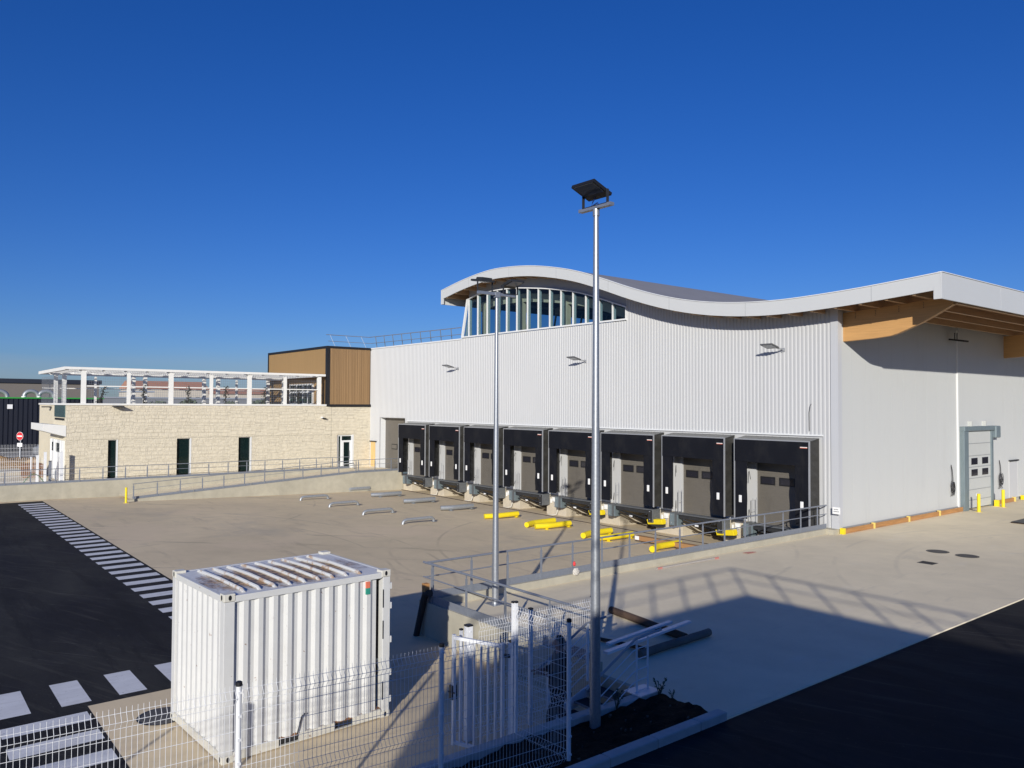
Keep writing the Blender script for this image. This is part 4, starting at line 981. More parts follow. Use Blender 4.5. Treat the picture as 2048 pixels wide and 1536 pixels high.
for k, (y_, h) in enumerate([(10.85, 1.0), (13.17, 1.15), (15.9, 1.1), (18.35, 1.15), (21.1, 1.1), (23.55, .95)]):
    rnd = random.Random(k); t = thing('climbing_vine', (XO - .05, y_, 4.97), VL[k], 'vine', 'climbing vines on the pergola mesh')
    pts = [(rnd.uniform(-.03, .03), (-.25 * (1 - i / 8) ** 1 if k == 0 else 0) + rnd.uniform(-.07, .07) , h * i / 8) for i in range(9)]
    q = MB(); q.tube(pts, .035, 6); lpart(q, 'stem', M['vine'], t)
    q = MB()
    for i in range(70):
        p = Vector(pts[rnd.randrange(9)]) + Vector((rnd.uniform(-.02, .05), rnd.gauss(0, .09), rnd.uniform(-.06, .06))); a = rnd.uniform(0, 6.28)
        d1 = Vector((.2, math.cos(a), math.sin(a))) * .05; d2 = Vector((.3, -math.sin(a), math.cos(a))) * .03
        q.add([p - d1, p + d2, p + d1, p - d2], [(0, 1, 2, 3)])
    lpart(q, 'leaves', M['vine'], t, fix=False)
t = thing('wall_floodlight', (XO + .02, 11.6, 4.78), 'grey floodlight with a long shadow under the parapet of the cream building', 'floodlight')
q = MB(); q.box(.02, .55, -.3, .3, -.03, .04); lpart(q, 'lamp_head', M['dark_steel'], t, bevel=.01); q = MB(); q.box(0, .15, -.05, .05, -.05, .05); lpart(q, 'bracket', M['alu'], t)
t = thing('wall_floodlight', (-59.3, 8.78, 4.72), 'grey floodlight on the shaded end wall of the cream building', 'floodlight')
q = MB(); q.box(-.3, .3, -.5, -.02, -.03, .04); lpart(q, 'lamp_head', M['dark_steel'], t, bevel=.01); q = MB(); q.box(-.05, .05, -.1, 0, -.05, .05); lpart(q, 'bracket', M['alu'], t)
t = thing('security_camera', (XO + .02, 25.5, 3.98), 'small black security camera on the cream wall below the brown box', 'security camera')
q = MB(); q.tube([(.10, -.12, -.03), (.16, .16, -.06)], .05, 8); lpart(q, 'camera_body', M['cap_black'], t); q = MB(); q.box(0, .14, -.22, -.08, -.02, .08); lpart(q, 'wall_bracket', M['white_paper'], t)
t = thing('bench', (-52.9, 27.1, .24), 'low grey tube rail lying by the cream building door', 'tube rail')
q = MB(); q.tube([(0, -.45, 0), (0, -.42, .35), (0, .40, .38), (0, .45, 0)], .05, 8); lpart(q, 'bent_tube', M['alu'], t, smooth=True); q = MB(); q.box(-.08, .08, .4, .5, 0, .02); lpart(q, 'foot_plate', M['dark_steel'], t); t.name = 'tube_guard'
# roof guard rail with leaning posts
t = thing('roof_railing', (-48, 29.9, 9.1), 'thin grey leaning safety railing on the flat roof beside the clerestory', 'railing')
q = MB(); y0 = 29.75
q.tube([(-54.6, 26.0, 10.2), (-54.6, 29.6, 10.2), (-42.2, 29.6, 10.05)], .03, 6); part(q, 'handrail', M['galv_dark'], t)
q = MB(); q.tube([(-54.5, 26.1, 9.72), (-54.5, 29.7, 9.72), (-42.2, 29.7, 9.62)], .022, 6); part(q, 'mid_rail', M['galv_dark'], t)
for x in [-53.6 + 1.28 * k for k in range(9)]:
    q = MB(); q.bar((x, 29.6, 10.18 - .012 * (x + 54.6)), (x - .55, 30.1, 9.05), .05, .02); part(q, 'post', M['galv_dark'], t)
for y_ in (26.3, 27.6, 28.9):
    q = MB(); q.bar((-54.6, y_, 10.2), (-54.35, y_ + .35, 9.25), .05, .02); part(q, 'post', M['galv_dark'], t)

# ================================================================== THINGS LEFT OF THE CREAM BUILDING
nb = thing('navy_building', (-96, 0, .1), 'dark navy ribbed building with a green roof edge at the left, behind the fence', 'building')
q = MB(); q.box(-120, -93.04, -60, 18.6, .1, 5.4); part(q, 'wall', M['navy'], nb)
q = MB(); y = -4.
while y < 18.3: q.box(-93.04, -92.96, y, y + .16, .1, 5.38); y += .42
part(q, 'wall_rib', M['navy'], nb)
q = MB(); q.box(-120, -92.9, -60.1, 18.7, 5.4, 5.53); part(q, 'green_edge', M['green'], nb)
q = MB(); q.box(-92.96, -92.88, 9.95, 10.4, 4.36, 4.8); part(q, 'wall_lamp', M['white_paper'], nb)
DL = ['silver arched duct on the green-edged roof, cut by the left picture edge', 'silver arched duct on the green-edged roof, middle of three', 'silver arched duct on the green-edged roof, next to the pergola']
for k, (ya, yb2) in enumerate([(8.3, 10.0), (11.45, 12.7), (12.75, 14.1)]):
    t = thing('roof_duct', (-93.6, ya, 5.55), DL[k], 'duct', 'silver arched ducts on the navy building roof')
    L_ = yb2 - ya; q = MB(); q.tube([(0, L_ / 2 - L_ / 2 * math.cos(a), .62 * math.sin(a) ** .8) for a in [math.pi * i / 10 for i in range(11)]], .2, 12); lpart(q, 'duct_pipe', M['tube_grey'], t, smooth=True)
    q = MB(); q.tube([(0, 0, 0), (0, -.02, .12)], .23, 12); lpart(q, 'duct_collar', M['white_paper'], t)
tb = thing('taupe_building', (-135, 0, .1), 'big plain taupe building with a dark flat roof edge, behind the navy building', 'building')
q = MB(); q.box(-170, -130, -80, 25.5, 0, 7.75); part(q, 'wall', M['taupe_wall'], tb)
q = MB(); q.box(-170.2, -129.8, -80, 25.8, 7.75, 8.35); part(q, 'roof_edge', M['navy_cap'], tb)
q = MB()
for y_ in (11.5, 19): q.box(-129.99, -129.95, y_, y_ + .06, .2, 7.75)
part(q, 'panel_joint', M['navy_cap'], tb)
# no-entry sign
t = thing('no_entry_sign', (-70, 8.4, .1), 'round red no-entry sign with a white bar on a thin post', 'road sign', rz=R(-55))
q = MB(); q.tube([(0, 0, 0), (0, 0, 2.65)], .035, 8); lpart(q, 'sign_post', M['galv'], t)
q = MB(); q.tube([(.05, 0, 2.35), (.075, 0, 2.35)], .32, 28); so_ = lpart(q, 'sign_disc', M['white_paper'], t)
q = MB(); q.tube([(.076, 0, 2.35), (.08, 0, 2.35)], .30, 28); lpart(q, 'red_field', M['red'], so_)
q = MB(); q.box(.082, .088, -.23, .23, 2.30, 2.40); lpart(q, 'white_bar', M['white_paper'], so_)
q = MB(); q.box(.05, .07, -.24, .24, 1.55, 1.83); lpart(q, 'sub_plate', M['white_paper'], t)
# fences and posts
def far_fence(pts, h, step, label, hw=.012):
    a, b = Vector(pts[0]), Vector(pts[1]); t = thing('mesh_fence', a, label, 'fence')
    d = b - a; L_ = d.length; d.normalize(); n_ = int(L_ / step)
    for k in range(n_ + 1):
        q = MB(); p = a + d * step * k; q.bar(p, p + Vector((0, 0, h + .06)), .07, .07); part(q, 'post', M['white_metal'], t)
    q = MB(); s = .0
    while s < L_: p = a + d * s; q.bar(p, p + Vector((0, 0, h)), hw, hw); s += .10
    z = .1
    while z < h: q.bar(a + Vector((0, 0, z)), b + Vector((0, 0, z)), hw, hw); z += .3
    part(q, 'wire_panel', M['white_metal'], t); return t
far_fence([(-56.4, -6.1, .2), (-54.7, 7.75, .2)], 1.5, 2.49 * 1.07, 'white mesh fence at the left picture edge, in front of the earth heap')
far_fence([(-74, -8, .1), (-71.5, 22, .1)], 1.6, 3.35, 'white mesh fence along the car park, further left')
for (x, y_, h, lb) in [(-54.62, 7.84, 1.8, 'tall white post left of the cream building entrance'), (-54.7, 7.45, 1.62, 'shorter white post standing against the tall one left of the entrance'), (-53.3, 8.5, 1.85, 'white post at the corner of the cream building'), (-53.2, 7.9, 1.35, 'grey post in front of the white entrance door')]:
    t = thing('gate_post', (x, y_, .2), lb, 'post', 'posts by the cream building entrance'); q = MB(); q.box(-.07, .07, -.07, .07, 0, h); lpart(q, 'post_tube', M['white_metal'] if 'grey' not in lb else M['galv'], t); q = MB(); q.box(-.08, .08, -.08, .08, h, h + .03); lpart(q, 'post_cap', M['white_metal'] if 'grey' not in lb else M['cap_black'], t)
# heaps, pallets, hose
def heap(c, rx, ry, h, label, seed):
    rnd = random.Random(seed); b = MB(); n_ = 26; vs = []
    for j in range(n_ + 1):
        for i in range(n_ + 1):
            u, v = i / n_ * 2 - 1, j / n_ * 2 - 1
            z = h * max(0, 1 - u * u) ** 1.2 * max(0, 1 - v * v) ** 1.2 * (1 + .35 * math.sin(u * 7 + seed) * math.cos(v * 6) + rnd.uniform(-.12, .12))
            vs.append((c[0] + u * rx, c[1] + v * ry, c[2] + z - .02))
    b.add(vs, [(j * (n_ + 1) + i, j * (n_ + 1) + i + 1, (j + 1) * (n_ + 1) + i + 1, (j + 1) * (n_ + 1) + i) for j in range(n_) for i in range(n_)])
    return tag(b.build('earth_heap', M['earth'], smooth=True, fix=False), label, 'earth heap', 'earth heaps by the far car park')
heap((-69.5, 6.2, .15), 2.2, 5.5, .75, 'long low brown earth heap behind the white mesh fence', 1)
heap((-67.5, 9.6, .15), 1.6, 1.8, .8, 'rounded brown earth heap beside the cream building end wall', 4)
t = thing('pallet_stack', (-59.0, 7.75, .2), 'stack of brown wooden pallets between the white posts and the entrance', 'pallets')
for k in range(6):
    q = MB()
    for j in range(7): q.box(-.6, .6, -.55 + .16 * j, -.43 + .16 * j, .12 + k * .145, .145 + k * .145)
    for j in (-.5, 0, .5): q.box(j - .05, j + .05, -.55, .55, .0 + k * .145, .12 + k * .145)
    lpart(q, 'pallet', M['cardboard'], t)
t = thing('garden_hose', (-52.6, 7.0, .34), 'green hose arching over the wall plate at the left', 'hose')
q = MB(); q.tube([(0, -.55 + 1.1 * i / 12, .55 * math.sin(math.pi * i / 12)) for i in range(13)], .02, 6); lpart(q, 'hose_loop', M['hose_green'], t, smooth=True)
# parked car, mostly hidden
t = thing('parked_car', (-80.5, 12.9, .1), 'silver parked car half hidden behind the cream building', 'car', rz=R(100))
q = MB(); q.prism([(-2.1, .35), (2.1, .35), (2.15, .75), (1.2, .95), (.6, 1.42), (-1.1, 1.46), (-1.9, 1.0), (-2.15, .9)], 'y', -.85, .85); bo = lpart(q, 'body', M['carpaint'], t, bevel=.06)
q = MB(); q.prism([(1.08, .97), (.58, 1.38), (-1.05, 1.41), (-1.75, 1.0)], 'y', -.86, .86); lpart(q, 'side_window', M['dark_glass'], t)
for x in (-1.35, 1.35):
    for s in (-.78, .78):
        q = MB(); q.tube([(x, s - .1, .33), (x, s + .1, .33)], .33, 16); wo = lpart(q, 'wheel', M['rubber'], t)
        q = MB(); q.tube([(x, s - .11, .33), (x, s + .11, .33)], .2, 12); lpart(q, 'rim', M['alu'], wo)
for s in (-.6, .6):
    q = MB(); q.box(2.1, 2.17, s - .18, s + .18, .62, .76); lpart(q, 'headlight', M['white_paper'], t)
# far background seen through the pergola
def house(c, sx, sy, h, rh, label, roofm, wallm, group='houses far behind the pergola'):
    t = thing('house', c, label, 'house', group)
    q = MB(); q.box(-sx, sx, -sy, sy, 0, h); lpart(q, 'wall', wallm, t)
    if rh: q = MB(); q.prism([(-sx - .5, h), (sx + .5, h), (0, h + rh)], 'y', -sy - .5, sy + .5); lpart(q, 'roof', roofm, t, fix=True)
    else: q = MB(); q.box(-sx - .2, sx + .2, -sy - .2, sy + .2, h, h + .4); lpart(q, 'roof', roofm, t)
    for k in range(3):
        q = MB(); q.box(sx, sx + .05, -sy * .7 + k * sy * .7 - .6, -sy * .7 + k * sy * .7 + .6, h * .45, h * .75); lpart(q, 'window', M['dark_glass'], t)
    return t
house((-262, 70, 0), 8, 11, 9.3, 2.6, 'long house with a terracotta tiled roof, seen through the pergola', M['tile'], M['render'])
house((-240, 56.5, 0), 5, 3.4, 8.0, 0, 'pale flat-roofed box house seen through the pergola, left of the tiled house', M['greybldg'], M['render'])
house((-300, 104, 0), 9, 14, 8.5, 2.4, 'farther tiled house on the right of the long one, seen through the pergola', M['tile'], M['render'])
house((-230, 64, 0), 10, 34, 6.2, 0, 'long low grey building seen through the pergola mesh', M['greybldg'], newmat('distant_grey', (.20, .21, .23), .7))
def tree(c, h, r, label, seed):
    rnd = random.Random(seed); t = thing('tree', c, label, 'tree', 'trees far behind the pergola')
    q = MB(); q.tube([(0, 0, 0), (.1, .05, h * .35), (0, .2, h * .7)], [.3, .22, .08], 8)
    for k in range(5):
        a = rnd.uniform(0, 6.28); q.tube([(.05, .1, h * .4), (math.cos(a) * r * .5, math.sin(a) * r * .5, h * .7)], [.12, .04], 5)
    lpart(q, 'trunk', M['trunk'], t)
    q = MB()
    for k in range(700):
        u = Vector((rnd.gauss(0, 1), rnd.gauss(0, 1), rnd.gauss(0, 1))).normalized() * rnd.random() ** .4
        p = Vector((u.x * r, u.y * r, h * .62 + u.z * h * .38)) * 1.; s = rnd.uniform(.25, .55)
        d1 = Vector((rnd.uniform(-1, 1), rnd.uniform(-1, 1), rnd.uniform(-1, 1))).normalized() * s; d2 = d1.cross(Vector((rnd.uniform(-1, 1), rnd.uniform(-1, 1), rnd.uniform(-1, 1)))).normalized() * s * .7
        q.add([p - d1, p + d2, p + d1, p - d2], [(0, 1, 2, 3)])
    lpart(q, 'crown', M['tree'], t, fix=False); return t
TL = ['first', 'second', 'third', 'fourth', 'fifth', 'sixth', 'seventh']
for k in range(7):
    tree((-185 + 3 * (k % 3), 42 + 5.4 * k, 0), 5.1 + (k % 3) * .4, 2.4 + .4 * (k % 2), 'low green tree far behind the pergola, %s from the left' % TL[k], k + 20)
hb = MB(); rnd = random.Random(2); P_ = []
for k in range(60): P_.append((-900 - 120 * math.sin(k * .3), -600 + 40 * k, 14 + 9 * math.sin(k * .21) + 4 * math.sin(k * .57)))
for a, b in zip(P_[:-1], P_[1:]):
    hb.add([(a[0] + 120, a[1], -1), (b[0] + 120, b[1], -1), b, a], [(0, 1, 2, 3)]); hb.add([a, b, (b[0] - 300, b[1], -1), (a[0] - 300, a[1], -1)], [(0, 1, 2, 3)])
struct(hb, 'hills', newmat('far_hill', (.10, .12, .11), .9, var=.15, scale=.02), smooth=True, fix=False)

# ================================================================== YARD THINGS
def make_guide(label, m, flare):
    t = thing('wheel_guide', (0, 0, 0), label, 'wheel guide')
    q = MB(); q.tube([(.26 * flare, -.95, .17), (.24 * flare, -.9, .175), (.02 * flare, -.35, .18), (0, -.25, .18), (0, 1.1, .18)], .13, 14); lpart(q, 'guide_tube', m, t, smooth=True)
    for y_ in (-.42, 1.0):
        q = MB(); q.bar((0, y_, 0), (0, y_, .1), .12, .05); q.box(-.13, .13, y_ - .11, y_ + .11, 0, .015); lpart(q, 'foot', m, t)
    return t
def gpos(x, y_): return (x, y_, yz(y_) + .004)
GL = ['thick grey tube wheel guide lying farthest left, beside its twin at the ramp wall', 'thick grey tube wheel guide by the ramp wall, the one behind', 'thick grey tube wheel guide, second from the ramp wall', 'thick grey tube wheel guide, third from the ramp wall', 'thick grey tube wheel guide, last grey one before the yellow ones']
g0 = make_guide(GL[0], M['tube_grey'], -1); g0['group'] = 'grey wheel guides in the yard'; g0.location = gpos(-49.0, 25.6)
dup(g0, gpos(-49.55, 25.3), label=GL[1])
for x, lb in ((-44.95, GL[2]), (-40.92, GL[3]), (-36.9, GL[4])): dup(g0, gpos(x, 25.7), label=lb)
y0_ = make_guide('yellow tube wheel guide behind the far lamp post', M['yellow'], -1); y0_['group'] = 'yellow wheel guides in the yard'; y0_.location = gpos(-32.8, 25.7)
dup(y0_, gpos(-28.6, 25.6), label='front yellow tube of the pair between the two lamp posts')
dup(y0_, gpos(-24.48, 25.6), label='front yellow tube of the pair behind the near lamp post')
y1_ = make_guide('rear yellow tube of the pair between the two lamp posts', M['yellow'], 1); y1_['group'] = 'yellow wheel guides in the yard'; y1_.location = gpos(-29.75, 25.6)
dup(y1_, gpos(-25.8, 25.6), label='rear yellow tube of the pair behind the near lamp post')
dup(y1_, gpos(-21.68, 25.5), label='yellow tube wheel guide next to the brown timber beam')
def make_hoop(label):
    t = thing('hoop_barrier', (0, 0, 0), label, 'hoop barrier', 'low grey hoop barriers in the yard')
    pts = [(0, -.9, 0), (0, -.88, .11), (0, -.80, .19), (0, -.66, .22), (0, .66, .22), (0, .80, .19), (0, .88, .11), (0, .9, 0)]
    q = MB(); q.tube(pts, .075, 12); lpart(q, 'hoop_tube', M['tube_grey'], t, smooth=True)
    for y_ in (-.9, .9):
        q = MB(); q.box(-.1, .1, y_ - .1, y_ + .1, 0, .014); lpart(q, 'foot_plate', M['tube_grey'], t)
    return t
p0 = make_hoop('low grey hoop barrier, farthest left of four'); p0.location = gpos(-45.4, 20.95)
for x, lb in ((-41.5, 'low grey hoop barrier, second from the left of four'), (-37.5, 'low grey hoop barrier, third from the left of four'), (-33.45, 'low grey hoop barrier nearest the far lamp post')): dup(p0, gpos(x, 20.97), label=lb)
t = thing('timber_beam', (-21.8, 26.25, yz(26.25)), 'long brown glued timber beam with a white end label lying in the yard', 'timber beam', rz=R(1))
q = MB(); q.box(-1.95, 2.2, -.13, .13, .10, .29); lpart(q, 'beam_body', newmat('brown_glued_beam', (.34, .185, .08), .6, var=.15, scale=2, stretch=(.4, 6, 14)), t, bevel=.006)
q = MB(); q.box(-1.953, -1.72, -.134, -.131, .12, .28); lpart(q, 'end_label', M['white_paper'], t)
q = MB(); q.box(-1.6, -1.4, -.13, .3, 0, .10); q.box(.3, .5, -.13, .3, 0, .10); lpart(q, 'bearer', M['brown_log'], t)
def log(a, b, r, label, m, n=10):
    a, b = Vector(a), Vector(b); q = MB(); rnd = random.Random(int(a.x * 100))
    q.tube([a + (b - a) * i / 8 + Vector((rnd.uniform(-.008, .008), rnd.uniform(-.008, .008), 0)) for i in range(9)], r, n)
    return tag(q.build('timber_log', m, smooth=True), label, 'log')
log((-13.34, 13.80, .09), (-10.78, 13.42, .09), .085, 'dark brown round log on the platform, lit at its far end', M['brown_log'])
log((-10.62, 11.80, .09), (-10.72, 14.15, .09), .08, 'weathered grey log lying across the end of the dark brown log', M['pale_log'])
log((-12.1, 11.95, .05), (-10.9, 12.25, .05), .04, 'thin brown pole on the platform beneath the white planks', M['brown_log'])
for (a, b, lb, wd) in (((-11.12, 11.42, .24), (-11.36, 13.62, .26), 'shorter white plank resting behind the stair handrail', .10), ((-10.75, 10.98, .24), (-11.12, 13.96, .26), 'longer white plank resting behind the stair handrail, nearer the camera', .12)):
    q = MB(); q.bar(a, b, wd, .05); tag(q.build('white_plank', M['white_metal'], bevel=.004), lb, 'plank', 'white planks on the platform')
q = MB(); q.bar((-16.02, 18.55, .03), (-15.93, 21.55, .03), .05, .05); t = tag(q.build('measuring_lath', newmat('lath_grey', (.36, .33, .30), .7, var=.1, scale=5)), 'thin grey lath with red ends lying on the platform', 'lath')
for y_ in (18.6, 21.3):
    e = MB(); e.bar((-16.02 + .03 * (y_ - 18.55), y_, .03), (-16.015 + .03 * (y_ - 18.55), y_ + .25, .03), .054, .054); part(e, 'red_end', M['faded_red'], t)
q = MB(); rnd = random.Random(4)
pts = [(-15.9 + rnd.uniform(-.12, .12), 23.2 + rnd.uniform(-.3, .3), .012 + rnd.uniform(0, .02)) for _ in range(14)]
for a, b in zip(pts[:-1], pts[1:]): q.bar(a, b, .05, .004)
tag(q.build('warning_tape', M['faded_red']), 'crumpled red and white tape on the platform', 'tape')
t = thing('tied_bag', (-16.42, 15.50, .22), 'red and white plastic bag tied to a railing post', 'bag')
def blob(c, r, seed, n1=10, n2=8):
    rnd = random.Random(seed); b = MB(); vs = []
    for j in range(n2 + 1):
        for i in range(n1):
            th, ph = math.pi * j / n2, 2 * math.pi * i / n1; k = 1 + rnd.uniform(-.25, .25)
            vs.append((c[0] + r[0] * k * math.sin(th) * math.cos(ph), c[1] + r[1] * k * math.sin(th) * math.sin(ph), c[2] + r[2] * math.cos(th)))
    return b.add(vs, [(j * n1 + i, j * n1 + (i + 1) % n1, (j + 1) * n1 + (i + 1) % n1, (j + 1) * n1 + i) for j in range(n2) for i in range(n1)])
lpart(blob((.0, 0, .27), (.04, .05, .07), 1, 9, 6), 'red_tape', M['red'], t); lpart(blob((.05, .02, .05), (.06, .11, .11), 9, 16, 11), 'white_sack', newmat('crumpled_sack', (.55, .52, .47), .7), t)
t = thing('corner_stake', (-16.4, 10.36, -.6), 'brown stake wrapped in black tube leaning at the corner of the shaded retaining wall', 'stake')
q = MB(); q.tube([(-.10, -.06, -.05), (.10, .02, .85), (.16, .04, 1.02), (.34, .05, 1.06)], [.075, .08, .09, .09], 10); lpart(q, 'black_sleeve', M['rubber'], t, smooth=True)
q = MB(); q.box(.10, .24, -.03, .1, 1.05, 1.27); lpart(q, 'wooden_top', M['plank'], t)

# ================================================================== CONTAINER
ct_ = thing('storage_container', (-12.28, 4.20, -.55), 'white ten-foot shipping container with a rust-stained roof, in front of the yard', 'container', rz=R(2.2))
CW, CL, CH = 2.40, 2.991, 2.591
def corr_wall(axis, a0, a1, base, out, z0, z1, pitch, dep_, phase=0.):
    """vertical corrugation; axis 'x': wall runs along y at x=base (outwards +x); axis 'y': runs along x at y=base (outwards -y)"""
    pts = [(a0, -dep_)]; k = 0; p = a0 + phase
    while p < a1:
        for d, o_ in ((0, -dep_), (.058, 0), (.058 + .075, 0), (.058 + .075 + .058, -dep_)):
            if a0 < p + d < a1: pts.append((p + d, o_))
        p += pitch
    pts.append((a1, -dep_)); b = MB()
    vs = []
    for a, o_ in pts:
        for z in (z0, z1): vs.append((base + o_, a, z) if axis == 'x' else (a, base - o_, z))
    b.add(vs, [(2 * i, 2 * i + 2, 2 * i + 3, 2 * i + 1) for i in range(len(pts) - 1)]); return b
lpart(corr_wall('x', .16, CL - .26, -.012, 1, .15, 2.46, .245, .04, .10), 'side_wall', M['container'], ct_)
lpart(corr_wall('y', -CW + .14, -.16, .012, 1, .15, 2.46, .235, .036, .03), 'end_wall', M['container'], ct_)
q = MB(); q.box(-CW + .02, -CW + .05, .1, CL - .1, .1, 2.5); q.box(-CW + .1, -.1, CL - .06, CL - .02, .1, 2.5); lpart(q, 'rear_wall', M['container'], ct_)
q = MB(); q.box(-CW + .05, -.05, .05, CL - .05, .12, .16); lpart(q, 'floor', M['cardboard'], ct_)
for (x, y_, n_) in ((0, 0, 0), (-CW, 0, 1), (0, CL, 2), (-CW, CL, 3)):
    sx, sy = (-1 if x == 0 else 1), (1 if y_ == 0 else -1)
    q = MB()
    q.box(x, x + sx * .16, y_, y_ + sy * (.17 if n_ != 2 else .15), .118, CH - .118)
    lpart(q, 'corner_post', M['container'], ct_, bevel=.008)
    for z0 in (0, CH - .118):
        zz = z0 + (.0 if z0 == 0 else .006)
        q = MB(); q.box(x - sx * .006, x + sx * .17, y_ - sy * .006, y_ + sy * .178, zz, zz + .118); co = lpart(q, 'corner_casting', M['container_rail'], ct_, bevel=.01)
        q = MB()
        q.prism([(y_ + sy * .09 + .026 * math.cos(a * .524), zz + .06 + .042 * math.sin(a * .524)) for a in range(12)], 'x', x - sx * .009, x - sx * .0065)
        q.prism([(x + sx * .085 + .026 * math.cos(a * .524), zz + .06 + .042 * math.sin(a * .524)) for a in range(12)], 'y', y_ - sy * .009, y_ - sy * .0065)
        lpart(q, 'casting_hole', M['cap_black'], co)
q = MB(); q.box(-.06, -.001, .17, CL - .17, 2.46, CH - .03); q.box(-CW + .17, -.17, .001, .06, 2.46, CH - .03); q.box(-CW, -CW + .06, .17, CL - .17, 2.46, CH - .03); q.box(-CW + .17, -.17, CL - .06, CL, 2.46, CH - .03)
lpart(q, 'top_rail', M['container'], ct_, bevel=.006)
q = MB()
for a, b in ((.17, .92), (1.28, 1.92), (2.28, CL - .17)): q.box(-.05, .0, a, b, .02, .155)
q.box(-.05, -.004, .92, 1.28, .02, .035); q.box(-.05, -.004, 1.92, 2.28, .02, .035)
q.box(-CW + .17, -.17, .0, .05, .02, .155); lpart(q, 'bottom_rail', M['container_rail'], ct_)
for ya in (.9, 1.9):
    q = MB(); q.box(-.30, -.06, ya, ya + .4, .03, .15); lpart(q, 'fork_pocket', M['rubber'], ct_)
q = MB(); q.tube([(.01, 1.22, .12), (.02, 1.25, .25), (.015, 1.30, .42), (.02, 1.36, .46)], .012, 6); lpart(q, 'bent_bracket', M['dark_steel'], ct_, smooth=True)
# slightly domed roof with eight welded ribs
q = MB(); nx, ny = 12, 16; vs = []
for j in range(ny + 1):
    for i in range(nx + 1):
        u, v = i / nx, j / ny; vs.append((-CW + .05 + (CW - .1) * u, .05 + (CL - .1) * v, 2.555 + .02 * math.sin(math.pi * u) * math.sin(math.pi * v)))
q.add(vs, [(j * (nx + 1) + i, j * (nx + 1) + i + 1, (j + 1) * (nx + 1) + i + 1, (j + 1) * (nx + 1) + i) for j in range(ny) for i in range(nx)])
ro = lpart(q, 'roof_panel', M['container_roof'], ct_, smooth=True, fix=False)
q = MB()
for k in range(9):
    y_ = .38 + .262 * k
    q.tube([(-CW + .20, y_, 2.545), (-CW + .26, y_, 2.58), (-CW * .5, y_, 2.595), (-.24, y_, 2.58), (-.17, y_, 2.545)], .032, 8)
lpart(q, 'roof_rib', M['container_rib'], ct_, smooth=True)
for z in (.25, .72, 1.3, 1.9, 2.25):
    q = MB(); q.box(-.10, -.002, CL, CL + .035, z, z + .11); lpart(q, 'door_hinge', M['container'], ct_)
for z in (.48, 1.55, 2.1):
    q = MB(); q.box(.001, .006, CL - .155, CL - .135, z - .16, z + .16); lpart(q, 'door_gap', M['cap_black'], ct_)
q = MB(); q.box(-.012 - .04 + .003, .004, 2.50, 2.575, 2.33, 2.44); st = lpart(q, 'red_sticker', M['orange_red'], ct_); q = MB(); q.box(-.012 - .04 + .003, .004, 2.50, 2.575, 2.22, 2.33); lpart(q, 'green_sticker', newmat('green_sticker', (.03, .28, .20), .6), st)

# ================================================================== NEAR MESH FENCE
def wire_panel(a, b, z0, z1, bulge, parent, m='white_metal', inset=.04, zw=None):
    """folded welded-mesh panel between two posts; bulge = sideways push of the folds (Vector)"""
    a, b = Vector(a), Vector(b); d = (b - a); L_ = d.length; d.normalize(); q = MB(); r = .0026
    H = z1 - z0; folds = [H - .13, H - 1.05, H - 1.85]; hz = []
    for f in folds: hz += [f - .075, f, f + .075]
    hz += [z for z in [.12 + .19 * k for k in range(20)] if z < H - .2 and all(abs(z - f) > .13 for f in folds)]
    def off(z):
        for f in folds:
            if abs(z - f) < .075: return (1 - abs(z - f) / .075)
        return 0
    n_ = int((L_ - 2 * inset) / .052)
    ks = [0.] + sorted(x for f in folds for x in (f - .075, f, f + .075) if x > 0) + [H]
    bv = Vector(bulge) * .05
    for k in range(n_ + 1):
        p = a + d * (inset + k * (L_ - 2 * inset) / n_)
        q.tube([p + bv * off(z) + Vector((0, 0, z0 + z)) for z in ks], r, 4, cap=False)
    for z in hz:
        if z <= 0: continue
        q.tube([a + d * inset + bv * off(z) + Vector((0, 0, z0 + z)), b - d * inset + bv * off(z) + Vector((0, 0, z0 + z))], r * 1.15, 4, cap=False)
    return part(q, 'wire_panel', M[m], parent, fix=False)
def fpost(x, y_, z0, z1, root, r=.03, sq=False, m='white_metal'):
    q = MB()
    if sq: q.box(x - r, x + r, y_ - r, y_ + r, z0, z1)
    else: q.tube([(x, y_, z0), (x, y_, z1)], r, 14)
    p = part(q, 'post', M[m], root, smooth=not sq)
    q = MB()
    if sq: q.box(x - r - .004, x + r + .004, y_ - r - .004, y_ + r + .004, z1, z1 + .025)
    else: q.tube([(x, y_, z1 - .02), (x, y_, z1 + .02), (x, y_, z1 + .03)], [r + .006, r + .006, r * .7], 14)
    part(q, 'post_cap', M['cap_black'], p)
    q = MB()
    for k in range(8): z = z0 + .15 + k * (z1 - z0 - .2) / 7.2; q.box(x - .012, x + r + .012, y_ - .018, y_ + .018, z, z + .025)
    part(q, 'clip', M[m], p)
def fx(y_): return -8.1 - .078 * (7.55 - y_)
FY = [-11.9, -9.4, -6.9, -4.4, -1.93, .57, 3.06, 5.53, 7.55]
fe = thing('mesh_fence', (fx(3.), 3., .03), 'white welded-mesh fence with black-capped posts running across the foreground', 'fence')
for y_ in FY: fpost(fx(y_), y_, .0, 2.0, fe)
for ya, yb2 in zip(FY[:-1], FY[1:]): wire_panel((fx(ya), ya, 0), (fx(yb2), yb2, 0), .05, 1.99, (1, 0, 0), fe)
f2 = thing('mesh_fence', (-9.3, 7.5, .1), 'short white mesh panel with a tall double post closing the soil bed beside the gate', 'fence')
fpost(-9.275, 7.50, .1, 2.02, f2, .02, True); fpost(-9.22, 7.51, .1, 2.03, f2, .02, True)
wire_panel((-9.2, 7.5, 0), (-8.1, 7.55, 0), .08, 1.98, (0, -1, 0), f2)
